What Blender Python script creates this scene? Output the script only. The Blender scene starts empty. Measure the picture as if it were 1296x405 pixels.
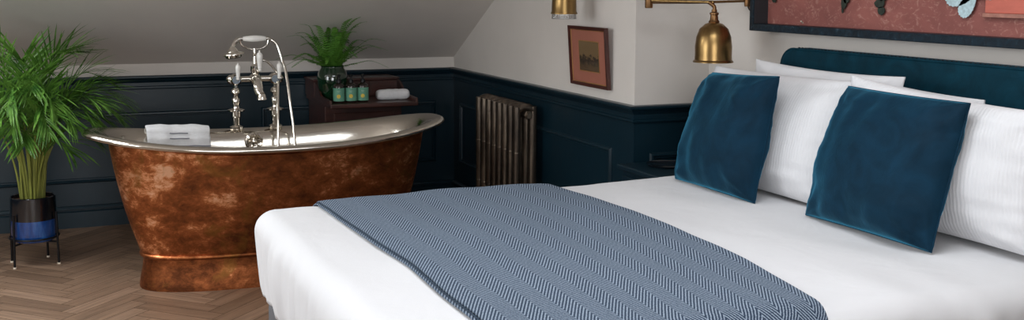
import bpy, bmesh, math, random
from mathutils import Vector, Matrix, noise
random.seed(7)
sc = bpy.context.scene
COL = sc.collection
PI = math.pi
V = Vector

# ------------------------------------------------------------------ materials
def new_mat(name):
    m = bpy.data.materials.new(name); m.use_nodes = True
    nt = m.node_tree; b = nt.nodes['Principled BSDF']
    return m, nt, b

def N(nt, t, **kw):
    n = nt.nodes.new(t)
    for k, v in kw.items(): setattr(n, k, v)
    return n

def noise_node(nt, scale, detail=4, rough=.55, dist=0, vec=None):
    n = N(nt, 'ShaderNodeTexNoise'); n.inputs['Scale'].default_value = scale
    n.inputs['Detail'].default_value = detail; n.inputs['Roughness'].default_value = rough
    n.inputs['Distortion'].default_value = dist
    if vec is not None: nt.links.new(vec, n.inputs['Vector'])
    return n

def coords(nt, scale=(1, 1, 1), kind='Object'):
    tc = N(nt, 'ShaderNodeTexCoord'); mp = N(nt, 'ShaderNodeMapping')
    mp.inputs['Scale'].default_value = scale
    nt.links.new(tc.outputs[kind], mp.inputs['Vector'])
    return mp.outputs['Vector']

def ramp(nt, fac, stops):
    r = N(nt, 'ShaderNodeValToRGB'); e = r.color_ramp.elements
    while len(e) < len(stops): e.new(.5)
    for el, (p, c) in zip(e, stops):
        el.position = p; el.color = (*c, 1)
    nt.links.new(fac, r.inputs['Fac'])
    return r.outputs['Color']

def bump(nt, b, h, strength, dist=.01):
    bp = N(nt, 'ShaderNodeBump'); bp.inputs['Strength'].default_value = strength
    bp.inputs['Distance'].default_value = dist
    nt.links.new(h, bp.inputs['Height']); nt.links.new(bp.outputs['Normal'], b.inputs['Normal'])
    return bp

def simple(name, col, rough=.5, metal=0, var=.12, vscale=8, bstr=0, bscale=60, sheen=0, coat=0, spec=None, vec_scale=(1, 1, 1)):
    m, nt, b = new_mat(name)
    v = coords(nt, vec_scale)
    n = noise_node(nt, vscale, vec=v)
    lo = tuple(max(0, c * (1 - var)) for c in col); hi = tuple(min(1, c * (1 + var)) for c in col)
    nt.links.new(ramp(nt, n.outputs['Fac'], [(.3, lo), (.7, hi)]), b.inputs['Base Color'])
    b.inputs['Roughness'].default_value = rough; b.inputs['Metallic'].default_value = metal
    if sheen:
        b.inputs['Sheen Weight'].default_value = sheen; b.inputs['Sheen Roughness'].default_value = .4
    if coat: b.inputs['Coat Weight'].default_value = coat; b.inputs['Coat Roughness'].default_value = .08
    if spec is not None: b.inputs['Specular IOR Level'].default_value = spec
    if bstr:
        n2 = noise_node(nt, bscale, 5, vec=v); bump(nt, b, n2.outputs['Fac'], bstr)
    return m

M = {}
M['plaster'] = simple('plaster', (.67, .625, .58), .85, var=.03, vscale=3, bstr=.06, bscale=120)
M['navy'] = simple('navy_paint', (.0030, .0168, .0270), .34, var=.08, vscale=4, bstr=.05, bscale=30)
M['nickel'] = simple('nickel', (.63, .585, .52), .13, 1, var=.05, vscale=6, bstr=.03, bscale=25)
M['chrome'] = simple('chrome', (.74, .70, .64), .1, 1, var=.03)
M['brass'] = simple('brass', (.27, .17, .068), .30, 1, var=.18, vscale=7, bstr=.04, bscale=50, vec_scale=(6, 6, 1))
M['brass_dark'] = simple('aged_brass', (.24, .13, .06), .42, 1, var=.25, vscale=20)
M['porcelain'] = simple('porcelain', (.80, .78, .74), .15, coat=.6, var=.02)
M['black_metal'] = simple('black_metal', (.012, .012, .014), .35, .6, var=.2)
M['white_cotton'] = None
M['towel'] = simple('towelling', (.80, .80, .81), .95, var=.04, vscale=60, bstr=.7, bscale=260, sheen=.3)
M['stitch'] = simple('grey_stitching', (.22, .22, .25), .8)
M['mahogany'] = simple('mahogany', (.046, .014, .010), .36, var=.45, vscale=5, bstr=.04, bscale=30, coat=.25, vec_scale=(1, 6, 6))
M['vase_green'] = simple('green_glaze', (.006, .030, .012), .10, var=.5, vscale=9, coat=1)
M['pot_dark'] = simple('dark_glaze', (.006, .008, .012), .12, var=.3, coat=1)
M['soil'] = simple('bark_soil', (.12, .055, .03), .95, var=.6, vscale=70, bstr=1, bscale=90)
M['bottle'] = simple('amber_bottle', (.012, .006, .005), .12, coat=.8, var=.2)
M['pump'] = simple('black_pump', (.010, .010, .012), .3)
M['label'] = simple('mint_label', (.13, .34, .235), .55, var=.08, vscale=30)
M['emblem'] = simple('yellow_emblem', (.75, .52, .05), .5)
M['white_ink'] = simple('pale_print', (.55, .66, .55), .5)
M['stem'] = simple('palm_stem', (.22, .24, .045), .5, var=.4, vscale=25, vec_scale=(1, 1, .3))
M['frame_red'] = simple('frame_wood', (.06, .014, .010), .35, var=.3, vscale=10, coat=.3)
M['frame_dark'] = simple('dark_moulding', (.02, .009, .008), .35, var=.3)
M['gilt'] = simple('gilt_line', (.35, .17, .06), .5, .4)
M['mount_pink'] = simple('salmon_mount', (.33, .115, .075), .8, var=.06, vscale=6)
M['charcoal'] = simple('charcoal_lining', (.022, .022, .026), .6, var=.15, vscale=14)
M['leaf_dark'] = simple('dark_pressed_leaf', (.014, .022, .014), .6, var=.5, vscale=60)
M['wing'] = simple('pale_blue_wing', (.42, .55, .58), .55, var=.22, vscale=90)
M['bed_fabric'] = simple('grey_upholstery', (.12, .12, .13), .9, var=.15, vscale=120, bstr=.4, bscale=300)
M['glass'] = None
M['sill_white'] = simple('white_paint', (.72, .71, .69), .5, var=.03)
M['cable'] = simple('brown_flex', (.03, .018, .012), .6)
M['bone'] = simple('cream_pin', (.7, .62, .5), .5)

# clear glass
m, nt, b = new_mat('clear_glass'); b.inputs['Transmission Weight'].default_value = 1
b.inputs['Roughness'].default_value = .04; b.inputs['IOR'].default_value = 1.45
w_ = N(nt, 'ShaderNodeTexWave'); w_.inputs['Scale'].default_value = 14; bump(nt, b, w_.outputs['Fac'], .25, .003)
M['glass'] = m

# cotton: plain and ribbed
def cotton(name, rib):
    m, nt, b = new_mat(name)
    b.inputs['Base Color'].default_value = (.66, .655, .67, 1)
    b.inputs['Roughness'].default_value = .82; b.inputs['Sheen Weight'].default_value = .12
    v = coords(nt)
    n = noise_node(nt, 5.5, 5, .5, .6, v)
    n2 = noise_node(nt, 500, 2, vec=v)
    mix = N(nt, 'ShaderNodeMath', operation='MULTIPLY_ADD'); mix.inputs[1].default_value = .05
    nt.links.new(n2.outputs['Fac'], mix.inputs[0]); nt.links.new(n.outputs['Fac'], mix.inputs[2])
    h = mix.outputs[0]
    if rib:
        tc = N(nt, 'ShaderNodeTexCoord'); sp = N(nt, 'ShaderNodeSeparateXYZ')
        nt.links.new(tc.outputs['UV'], sp.inputs[0])
        k = N(nt, 'ShaderNodeMath', operation='MULTIPLY'); k.inputs[1].default_value = 2 * PI * 62
        nt.links.new(sp.outputs['X'], k.inputs[0])
        s = N(nt, 'ShaderNodeMath', operation='SINE'); nt.links.new(k.outputs[0], s.inputs[0])
        a = N(nt, 'ShaderNodeMath', operation='MULTIPLY_ADD'); a.inputs[1].default_value = .07
        nt.links.new(s.outputs[0], a.inputs[0]); nt.links.new(h, a.inputs[2]); h = a.outputs[0]
    bump(nt, b, h, .28, .02)
    return m
M['cotton'] = cotton('white_cotton', False)
M['cotton_rib'] = cotton('ribbed_white_cotton', True)

# velvet
def velvet(name, col, edge, sheen=.5):
    m, nt, b = new_mat(name)
    v = coords(nt)
    n = noise_node(nt, 7, 4, .6, 1.2, v)
    c = ramp(nt, n.outputs['Fac'], [(.32, tuple(x * .72 for x in col)), (.68, tuple(x * 1.3 for x in col))])
    nt.links.new(c, b.inputs['Base Color'])
    b.inputs['Roughness'].default_value = .7; b.inputs['Specular IOR Level'].default_value = .1
    b.inputs['Sheen Weight'].default_value = sheen; b.inputs['Sheen Roughness'].default_value = .34
    b.inputs['Sheen Tint'].default_value = (*edge, 1)
    n2 = noise_node(nt, 24, 5, .6, .5, v); bump(nt, b, n2.outputs['Fac'], .22, .01)
    return m
M['velvet'] = velvet('teal_velvet', (.0025, .020, .040), (.06, .32, .50), .95)
M['velvet_hb'] = velvet('headboard_velvet', (.002, .026, .042), (.03, .16, .24), .3)

# copper with patina
m, nt, b = new_mat('aged_copper')
v = coords(nt)
n1 = noise_node(nt, 2.6, 9, .66, .15, coords(nt, (1, 1, 1.6))); n2 = noise_node(nt, 17, 9, .78, .5, coords(nt, (1, 1, 1.5)))
mm = N(nt, 'ShaderNodeMath', operation='MULTIPLY_ADD'); mm.inputs[1].default_value = .38
nt.links.new(n2.outputs['Fac'], mm.inputs[0])
m2 = N(nt, 'ShaderNodeMath', operation='MULTIPLY'); m2.inputs[1].default_value = .66
nt.links.new(n1.outputs['Fac'], m2.inputs[0]); nt.links.new(m2.outputs[0], mm.inputs[2])
c = ramp(nt, mm.outputs[0], [(.42, (.11, .034, .013)), (.50, (.26, .080, .026)), (.555, (.42, .135, .047)), (.585, (.74, .31, .135)), (.63, (.96, .58, .37))])
n3 = noise_node(nt, 6, 5, .6, .8, v)
mx = N(nt, 'ShaderNodeMixRGB', blend_type='MIX'); mx.inputs[2].default_value = (.24, .115, .025, 1)
fr = N(nt, 'ShaderNodeMapRange'); fr.inputs['From Min'].default_value = .56; fr.inputs['From Max'].default_value = .66; fr.inputs['To Max'].default_value = .6
nt.links.new(n3.outputs['Fac'], fr.inputs['Value']); nt.links.new(fr.outputs[0], mx.inputs[0]); nt.links.new(c, mx.inputs[1])
nt.links.new(mx.outputs[0], b.inputs['Base Color'])
b.inputs['Metallic'].default_value = .92
rr = N(nt, 'ShaderNodeMapRange'); rr.inputs['From Min'].default_value = .4; rr.inputs['From Max'].default_value = .65; rr.inputs['To Min'].default_value = .52; rr.inputs['To Max'].default_value = .34
nt.links.new(mm.outputs[0], rr.inputs['Value']); nt.links.new(rr.outputs[0], b.inputs['Roughness'])
bump(nt, b, n2.outputs['Fac'], .12, .01)
M['copper'] = m

# cast iron radiator
m, nt, b = new_mat('burnished_iron'); v = coords(nt)
n1 = noise_node(nt, 9, 6, .65, 0, coords(nt, (1, 1, .35)))
b.inputs['Roughness'].default_value = .3
nt.links.new(ramp(nt, n1.outputs['Fac'], [(.35, (.08, .064, .052)), (.5, (.15, .118, .092)), (.68, (.30, .24, .18))]), b.inputs['Base Color'])
b.inputs['Metallic'].default_value = .9; b.inputs['Roughness'].default_value = .30
n2 = noise_node(nt, 40, 4, .6, 0, v); bump(nt, b, n2.outputs['Fac'], .08, .01)
M['iron'] = m

# blue reactive glaze, dark above and blue below (the glaze line stays on the pot)
m, nt, b = new_mat('blue_glaze'); v = coords(nt, (1, 1, .25))
n1 = noise_node(nt, 26, 4, .6, 0, v)
nt.links.new(ramp(nt, n1.outputs['Fac'], [(.3, (.004, .022, .10)), (.55, (.010, .060, .24)), (.8, (.03, .14, .40))]), b.inputs['Base Color'])
b.inputs['Roughness'].default_value = .15; b.inputs['Coat Weight'].default_value = 1
M['pot_blue'] = m

# leaves
def leaf(name, lo, hi, rough=.38):
    m, nt, b = new_mat(name); v = coords(nt)
    n1 = noise_node(nt, 13, 3, .6, 0, v)
    nt.links.new(ramp(nt, n1.outputs['Fac'], [(.3, lo), (.7, hi)]), b.inputs['Base Color'])
    b.inputs['Roughness'].default_value = rough; b.inputs['Subsurface Weight'].default_value = 0
    b.inputs['Specular IOR Level'].default_value = .5
    tr = N(nt, 'ShaderNodeBsdfTranslucent'); nt.links.new(b.inputs['Base Color'].links[0].from_socket, tr.inputs['Color'])
    ms = N(nt, 'ShaderNodeMixShader'); ms.inputs[0].default_value = .2
    out = nt.nodes['Material Output']
    nt.links.new(b.outputs[0], ms.inputs[1]); nt.links.new(tr.outputs[0], ms.inputs[2]); nt.links.new(ms.outputs[0], out.inputs[0])
    return m
M['palm'] = leaf('palm_leaf', (.022, .085, .012), (.15, .31, .05), .26)
M['fern'] = leaf('fern_leaf', (.05, .18, .02), (.16, .38, .05), .45)

# oak parquet, tint per plank from a stored attribute
m, nt, b = new_mat('oak_parquet')
at = N(nt, 'ShaderNodeAttribute', attribute_name='tint')
uvn = N(nt, 'ShaderNodeTexCoord'); mp = N(nt, 'ShaderNodeMapping'); mp.inputs['Scale'].default_value = (3, 42, 1)
nt.links.new(uvn.outputs['UV'], mp.inputs['Vector'])
g = noise_node(nt, 1.0, 6, .62, .5, mp.outputs['Vector'])
base = ramp(nt, at.outputs['Fac'], [(0, (.13, .080, .050)), (.35, (.19, .118, .075)), (.7, (.225, .143, .093)), (1, (.29, .19, .128))])
gr = ramp(nt, g.outputs['Fac'], [(.3, (.62, .60, .58)), (.65, (1.12, 1.1, 1.08))])
mu = N(nt, 'ShaderNodeMixRGB', blend_type='MULTIPLY'); mu.inputs[0].default_value = 1
nt.links.new(base, mu.inputs[1]); nt.links.new(gr, mu.inputs[2]); nt.links.new(mu.outputs[0], b.inputs['Base Color'])
b.inputs['Roughness'].default_value = .48
bump(nt, b, g.outputs['Fac'], .15, .004)
M['oak'] = m
M['gap'] = simple('dark_joint', (.03, .019, .012), .9)

# woven herringbone wool
m, nt, b = new_mat('herringbone_wool')
tc = N(nt, 'ShaderNodeTexCoord'); sp = N(nt, 'ShaderNodeSeparateXYZ'); nt.links.new(tc.outputs['UV'], sp.inputs[0])
pp = N(nt, 'ShaderNodeMath', operation='PINGPONG'); pp.inputs[1].default_value = .055; nt.links.new(sp.outputs['X'], pp.inputs[0])
ad = N(nt, 'ShaderNodeMath', operation='MULTIPLY_ADD'); ad.inputs[1].default_value = 1.9
nt.links.new(pp.outputs[0], ad.inputs[0]); nt.links.new(sp.outputs['Y'], ad.inputs[2])
k = N(nt, 'ShaderNodeMath', operation='MULTIPLY'); k.inputs[1].default_value = 2 * PI / .019; nt.links.new(ad.outputs[0], k.inputs[0])
s = N(nt, 'ShaderNodeMath', operation='SINE'); nt.links.new(k.outputs[0], s.inputs[0])
fz = noise_node(nt, 210, 3, .7, 0, tc.outputs['UV'])
md = noise_node(nt, 3.0, 3, .5, 0, tc.outputs['UV'])
a1 = N(nt, 'ShaderNodeMath', operation='MULTIPLY_ADD'); a1.inputs[1].default_value = 1.7; a1.inputs[2].default_value = -.85; nt.links.new(fz.outputs['Fac'], a1.inputs[0])
a2 = N(nt, 'ShaderNodeMath', operation='MULTIPLY_ADD'); a2.inputs[1].default_value = .42; a2.inputs[2].default_value = .5; nt.links.new(s.outputs[0], a2.inputs[0])
a3 = N(nt, 'ShaderNodeMath', operation='ADD'); nt.links.new(a1.outputs[0], a3.inputs[0]); nt.links.new(a2.outputs[0], a3.inputs[1])
c = ramp(nt, a3.outputs[0], [(.15, (.016, .026, .048)), (.5, (.056, .080, .122)), (.88, (.26, .31, .38))])
nt.links.new(c, b.inputs['Base Color'])
b.inputs['Roughness'].default_value = .95; b.inputs['Sheen Weight'].default_value = .12; b.inputs['Specular IOR Level'].default_value = .1
b.inputs['Sheen Tint'].default_value = (.6, .75, .9, 1)
bump(nt, b, a3.outputs[0], .3, .003)
M['wool'] = m
M['layer_dark'] = simple('dark_layer_line', (.02, .04, .07), .95, bstr=.5, bscale=200)

# distressed pink board
m, nt, b = new_mat('distressed_pink'); v = coords(nt, (1, 1, 1.6))
n1 = noise_node(nt, 5, 4, .55, .4, v); n2 = noise_node(nt, 22, 8, .75, 1.5, v)
base = ramp(nt, n1.outputs['Fac'], [(.3, (.20, .062, .052)), (.7, (.30, .098, .080))])
mk = N(nt, 'ShaderNodeMapRange'); mk.inputs['From Min'].default_value = .53; mk.inputs['From Max'].default_value = .64; mk.inputs['To Max'].default_value = .55
nt.links.new(n2.outputs['Fac'], mk.inputs['Value'])
mx = N(nt, 'ShaderNodeMixRGB'); mx.inputs[2].default_value = (.50, .27, .22, 1)
nt.links.new(mk.outputs[0], mx.inputs[0]); nt.links.new(base, mx.inputs[1]); nt.links.new(mx.outputs[0], b.inputs['Base Color'])
b.inputs['Roughness'].default_value = .7
M['pink'] = m
M['coral'] = simple('coral_plank', (.52, .13, .09), .6, var=.12, vscale=9, vec_scale=(1, 1, 5))
M['coral_edge'] = simple('worn_plank_edge', (.36, .16, .12), .7, var=.25, vscale=30)

# rough blue-black paint of the box frame
m, nt, b = new_mat('blistered_blue_black'); v = coords(nt)
n1 = noise_node(nt, 45, 6, .7, .6, v)
nt.links.new(ramp(nt, n1.outputs['Fac'], [(.45, (.003, .009, .016)), (.62, (.006, .022, .036)), (.72, (.07, .10, .13))]), b.inputs['Base Color'])
b.inputs['Roughness'].default_value = .42; b.inputs['Specular IOR Level'].default_value = .25; bump(nt, b, n1.outputs['Fac'], .5, .006)
M['boxframe'] = m

# sepia print
m, nt, b = new_mat('sepia_print')
tc = N(nt, 'ShaderNodeTexCoord'); sp = N(nt, 'ShaderNodeSeparateXYZ'); nt.links.new(tc.outputs['UV'], sp.inputs[0])
n1 = noise_node(nt, 6, 6, .7, 0, tc.outputs['UV'])
# tree mass: height threshold with noise
ad = N(nt, 'ShaderNodeMath', operation='MULTIPLY_ADD'); ad.inputs[1].default_value = 1.1; ad.inputs[2].default_value = -.05
nt.links.new(n1.outputs['Fac'], ad.inputs[0])
su = N(nt, 'ShaderNodeMath', operation='SUBTRACT'); nt.links.new(ad.outputs[0], su.inputs[0]); nt.links.new(sp.outputs['Y'], su.inputs[1])
nt.links.new(ramp(nt, su.outputs[0], [(-.0, (.16, .10, .045)), (.02, (.08, .048, .022)), (.10, (.025, .017, .012)), (.40, (.10, .06, .03))]), b.inputs['Base Color'])
b.inputs['Roughness'].default_value = .5; b.inputs['Coat Weight'].default_value = .3
M['print'] = m

# ------------------------------------------------------------------ mesh helpers
def add_box(bm, c0, c1, bev=0, seg=2):
    x0, y0, z0 = c0; x1, y1, z1 = c1
    r = bmesh.ops.create_cube(bm, size=1)
    for v in r['verts']:
        v.co = V(((x0 + x1) / 2 + v.co.x * (x1 - x0), (y0 + y1) / 2 + v.co.y * (y1 - y0), (z0 + z1) / 2 + v.co.z * (z1 - z0)))
    if bev:
        es = list({e for v in r['verts'] for e in v.link_edges})
        bmesh.ops.bevel(bm, geom=es, offset=bev, segments=seg, affect='EDGES', profile=.5)

def box(c0, c1, bev=0, seg=2):
    bm = bmesh.new(); add_box(bm, c0, c1, bev, seg); return bm

def add_lathe(bm, prof, center=(0, 0, 0), seg=32, axis='Z', cap=True, mat3=None):
    c = V(center); rings = []
    def tr(p):
        p = V(p)
        if mat3 is not None: return c + mat3 @ p
        if axis == 'X': p = V((p.z, p.x, p.y))
        elif axis == 'Y': p = V((p.x, p.z, p.y))
        return c + p
    for r, z in prof:
        if r < 1e-6: rings.append([bm.verts.new(tr((0, 0, z)))])
        else: rings.append([bm.verts.new(tr((r * math.cos(2 * PI * k / seg), r * math.sin(2 * PI * k / seg), z))) for k in range(seg)])
    for a, b_ in zip(rings, rings[1:]):
        for k in range(seg):
            q = (k + 1) % seg
            if len(a) == 1 and len(b_) == 1: continue
            if len(a) == 1: bm.faces.new((a[0], b_[q], b_[k]))
            elif len(b_) == 1: bm.faces.new((a[k], a[q], b_[0]))
            else: bm.faces.new((a[k], a[q], b_[q], b_[k]))
    if cap:
        for rg in (rings[0], rings[-1]):
            if len(rg) > 2: bm.faces.new(rg)

def lathe(prof, center=(0, 0, 0), seg=32, axis='Z', cap=True, mat3=None):
    bm = bmesh.new(); add_lathe(bm, prof, center, seg, axis, cap, mat3); return bm

def smooth_path(pts, n=8):
    P = [V(p) for p in pts]; out = []
    for i in range(len(P) - 1):
        p0 = P[max(i - 1, 0)]; p1 = P[i]; p2 = P[i + 1]; p3 = P[min(i + 2, len(P) - 1)]
        for k in range(n):
            t = k / n
            out.append(.5 * ((2 * p1) + (p2 - p0) * t + (2 * p0 - 5 * p1 + 4 * p2 - p3) * t * t + (3 * p1 - p0 - 3 * p2 + p3) * t ** 3))
    out.append(P[-1]); return out

def add_tube(bm, pts, r, seg=10, smooth=0, cap=True, squash=None):
    P = smooth_path(pts, smooth) if smooth else [V(p) for p in pts]
    n = len(P); rs = r if callable(r) else (lambda t: r)
    rings = []; up = None
    for i, p in enumerate(P):
        d = (P[min(i + 1, n - 1)] - P[max(i - 1, 0)])
        if d.length < 1e-9: d = V((0, 0, 1))
        d.normalize()
        if up is None:
            up = V((0, 0, 1)) if abs(d.z) < .9 else V((1, 0, 0))
        a = (up - d * up.dot(d)).normalized(); b_ = d.cross(a); up = a
        rr = rs(i / (n - 1))
        rings.append([bm.verts.new(p + (a * math.cos(2 * PI * k / seg) + b_ * math.sin(2 * PI * k / seg)) * rr) for k in range(seg)])
    for A, B in zip(rings, rings[1:]):
        for k in range(seg):
            bm.faces.new((A[k], A[(k + 1) % seg], B[(k + 1) % seg], B[k]))
    if cap:
        bm.faces.new(rings[0]); bm.faces.new(rings[-1])

def tube(pts, r, seg=10, smooth=0, cap=True):
    bm = bmesh.new(); add_tube(bm, pts, r, seg, smooth, cap); return bm

def add_prism(bm, poly, axis, a0, a1):
    """poly: 2-D points; axis the extrusion axis ('X','Y','Z')."""
    def mk(p, a):
        if axis == 'X': return V((a, p[0], p[1]))
        if axis == 'Y': return V((p[0], a, p[1]))
        return V((p[0], p[1], a))
    A = [bm.verts.new(mk(p, a0)) for p in poly]; B = [bm.verts.new(mk(p, a1)) for p in poly]
    n = len(poly)
    for k in range(n): bm.faces.new((A[k], A[(k + 1) % n], B[(k + 1) % n], B[k]))
    bm.faces.new(A); bm.faces.new(B)

ROOT = {}
def thing(name, label, cat, loc, group=None):
    o = bpy.data.objects.new(name, None); COL.objects.link(o)
    o.empty_display_size = .1; o.location = loc; o['label'] = label; o['category'] = cat
    if group: o['group'] = group
    ROOT[o.name] = V(loc)
    return o

def obj(name, bm, mat, parent=None, smooth=False, angle=None, recalc=True):
    if recalc: bmesh.ops.recalc_face_normals(bm, faces=bm.faces)
    off = ROOT[parent.name] if parent else V((0, 0, 0))
    if parent:
        for v in bm.verts: v.co -= off
    me = bpy.data.meshes.new(name); 
    if smooth:
        for f in bm.faces: f.smooth = True
        lim = math.radians(angle if angle else 40)
        for e in bm.edges:
            if len(e.link_faces) == 2 and e.calc_face_angle(0) > lim: e.smooth = False
    bm.to_mesh(me); bm.free()
    for mm_ in (mat if isinstance(mat, (list, tuple)) else [mat]): me.materials.append(mm_)
    o = bpy.data.objects.new(name, me); COL.objects.link(o)
    if parent:
        o.parent = parent; ROOT[o.name] = off
    else: ROOT[o.name] = V((0, 0, 0))
    return o

def tag(o, label, cat, group=None):
    o['label'] = label; o['category'] = cat
    if group: o['group'] = group
    return o

def solo(name, bm, mat, label, cat, origin, group=None, **kw):
    """a thing that is a single mesh, with its origin at its base"""
    og = V(origin)
    for v in bm.verts: v.co -= og
    o = obj(name, bm, mat, None, **kw); o.location = og; ROOT[o.name] = og
    return tag(o, label, cat, group)

def struct(name, bm, mat, **kw):
    o = obj(name, bm, mat, None, **kw); o['kind'] = 'structure'; return o

def dup(root, loc, label=None, rotz=0):
    r = root.copy(); COL.objects.link(r); r.location = loc; r.rotation_euler = (0, 0, rotz)
    if label: r['label'] = label
    for ch in list(root.children):
        c = ch.copy(); COL.objects.link(c); c.parent = r
        for g_ in list(ch.children):
            d = g_.copy(); COL.objects.link(d); d.parent = c
    return r

# ------------------------------------------------------------------ camera
f_, cx_, cy_ = 1351.4, 648., 125.2
p_, yw, rl = [math.radians(a) for a in (6.10, 23.05, .29)]
F = V((math.sin(yw), math.cos(yw), 0)); R_ = V((math.cos(yw), -math.sin(yw), 0)); U = V((0, 0, 1))
F2 = math.cos(p_) * F - math.sin(p_) * U; U2 = math.cos(p_) * U + math.sin(p_) * F
R3 = math.cos(rl) * R_ + math.sin(rl) * U2; U3 = math.cos(rl) * U2 - math.sin(rl) * R_
cd = bpy.data.cameras.new('camera'); cam = bpy.data.objects.new('camera', cd); COL.objects.link(cam)
cam.matrix_world = Matrix(((R3.x, U3.x, -F2.x, 0), (R3.y, U3.y, -F2.y, 0), (R3.z, U3.z, -F2.z, 1.5), (0, 0, 0, 1)))
cd.sensor_width = 36; cd.sensor_fit = 'HORIZONTAL'; cd.lens = f_ / 1296 * 36
cd.shift_y = -(202.5 - cy_) / 1296; cd.clip_start = .05
sc.camera = cam

# ------------------------------------------------------------------ room
XL, XS, XH = -1.9, 2.533, 2.95          # left wall, radiator wall, headboard wall
YB, YR, YF = 6.99, 4.453, -1.3          # back wall, return wall, wall behind the camera
ZS, SL = 1.0, .545                      # knee-wall height, slope of the ceiling
ZC = 2.42
YT = YB - (ZC - ZS) / SL

# floor: herringbone planks in one mesh
bm = bmesh.new(); tl = bm.faces.layers.float.new('tint_f'); uvl = bm.loops.layers.uv.new('UVMap')
W, n_ = .088, 5
rot = Matrix.Rotation(math.radians(45), 2)
tints = []
def plank(x0, y0, x1, y1, horiz):
    g_ = .0012
    c2 = [V((x0 + g_, y0 + g_)), V((x1 - g_, y0 + g_)), V((x1 - g_, y1 - g_)), V((x0 + g_, y1 - g_))]
    w2 = [rot @ p for p in c2]
    w2 = [p + V((.03, 5.0)) for p in w2]
    cx0 = sum(p.x for p in w2) / 4; cy0 = sum(p.y for p in w2) / 4
    if not (XL - .2 < cx0 < XH + .3 and YF - .2 < cy0 < YB + .15): return
    vs = [bm.verts.new((p.x, p.y, 0)) for p in w2]
    f = bm.faces.new(vs); t = random.random(); t = t * .8 + .2 * random.random()
    f[tl] = t
    ou = random.random() * 50; ov = random.random() * 50
    uv = [(0, 0), (1, 0), (1, .2), (0, .2)] if horiz else [(0, 0), (0, .2), (1, .2), (1, 0)]
    for l, q in zip(f.loops, uv): l[uvl].uv = (q[0] * .44 + ou, q[1] * .44 + ov)
for j in range(-14, 15):
    for i in range(-90, 91):
        x = (i + 2 * n_ * j) * W; y = i * W
        if abs(x) > 8 or abs(y) > 8: continue
        plank(x, y, x + n_ * W, y + W, True)
        plank(x, y + W, x + W, y + W + n_ * W, False)
# dark bed below the joints
s4 = [bm.verts.new((x, y, -.002)) for x, y in ((XL - .1, YF - .1), (XH + .1, YF - .1), (XH + .1, YB + .1), (XL - .1, YB + .1))]
fb = bm.faces.new(s4); fb.material_index = 1
fl = struct('floor', bm, [M['oak'], M['gap']], recalc=False)
for p in fl.data.polygons: pass
at = fl.data.attributes.new('tint', 'FLOAT', 'FACE')
src = fl.data.attributes['tint_f']
for i in range(len(fl.data.polygons)): at.data[i].value = src.data[i].value

def wall(name, bm): return struct(name, bm, [M['plaster'], M['navy']])
def two_tone(bm, z=.9):
    for f in bm.faces:
        if f.calc_center_median().z < z: f.material_index = 1
ZD = .926
# back wall
bm = box((XL - .12, YB, 0), (XS + .12, YB + .12, ZD - .01)); two_tone(bm, 5)
add_box(bm, (XL - .12, YB, ZD - .01), (XS + .12, YB + .12, ZS)); wall('wall_back', bm)
# sloping ceiling and flat ceiling
def slope_z(y): return ZS + (YB - y) * SL
RW = (-1.55, -.35, 4.75, 5.95)      # roof window: x0,x1,y0,y1
bm = bmesh.new()
def slope_piece(x0, x1, ya, yb):
    add_prism(bm, [(yb, slope_z(yb)), (yb, slope_z(yb) + .15), (ya, slope_z(ya) + .15), (ya, slope_z(ya))], 'X', x0, x1)
slope_piece(XL - .12, RW[0], YT, YB + .12); slope_piece(RW[1], XH + .12, YT, YB + .12)
slope_piece(RW[0], RW[1], YT, RW[2]); slope_piece(RW[0], RW[1], RW[3], YB + .12)
struct('ceiling', bm, M['plaster'])
bm = bmesh.new()
for (x0, x1, ya, yb) in ((RW[0], RW[0] + .05, RW[2], RW[3]), (RW[1] - .05, RW[1], RW[2], RW[3]), (RW[0] + .05, RW[1] - .05, RW[2], RW[2] + .05), (RW[0] + .05, RW[1] - .05, RW[3] - .05, RW[3])):
    add_prism(bm, [(yb, slope_z(yb) + .05), (yb, slope_z(yb) + .13), (ya, slope_z(ya) + .13), (ya, slope_z(ya) + .05)], 'X', x0, x1)
roofwin = bm
SK = (.5, 2.1, 1.5, 2.8)      # unseen roof light added in the flat ceiling to brighten the bed top: x0,x1,y0,y1
bm = box((XL - .12, YF - .12, ZC), (XH + .12, SK[2], ZC + .14)); add_box(bm, (XL - .12, SK[3], ZC), (XH + .12, YT, ZC + .14))
add_box(bm, (XL - .12, SK[2], ZC), (SK[0], SK[3], ZC + .14)); add_box(bm, (SK[1], SK[2], ZC), (XH + .12, SK[3], ZC + .14))
struct('ceiling_flat', bm, M['plaster'])
bm = box((SK[0], SK[2], ZC + .04), (SK[1], SK[2] + .05, ZC + .12)); add_box(bm, (SK[0], SK[3] - .05, ZC + .04), (SK[1], SK[3], ZC + .12))
add_box(bm, (SK[0], SK[2] + .05, ZC + .04), (SK[0] + .05, SK[3] - .05, ZC + .12)); add_box(bm, (SK[1] - .05, SK[2] + .05, ZC + .04), (SK[1], SK[3] - .05, ZC + .12)); add_box(bm, (1.275, SK[2] + .05, ZC + .05), (1.325, SK[3] - .05, ZC + .11))
skybm = bm
# radiator wall, return wall, headboard wall
def side_block(name, c0, c1):
    bm = box(c0, (c1[0], c1[1], ZD - .01)); two_tone(bm, 5)
    add_box(bm, (c0[0], c0[1], ZD - .01), (c1[0], c1[1], ZC)); return wall(name, bm)
side_block('wall_right', (XS, YR, 0), (XS + .42 + .12, YB + .12, 0))
side_block('wall_headboard', (XH, YF - .12, 0), (XH + .12, YR, 0))
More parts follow.
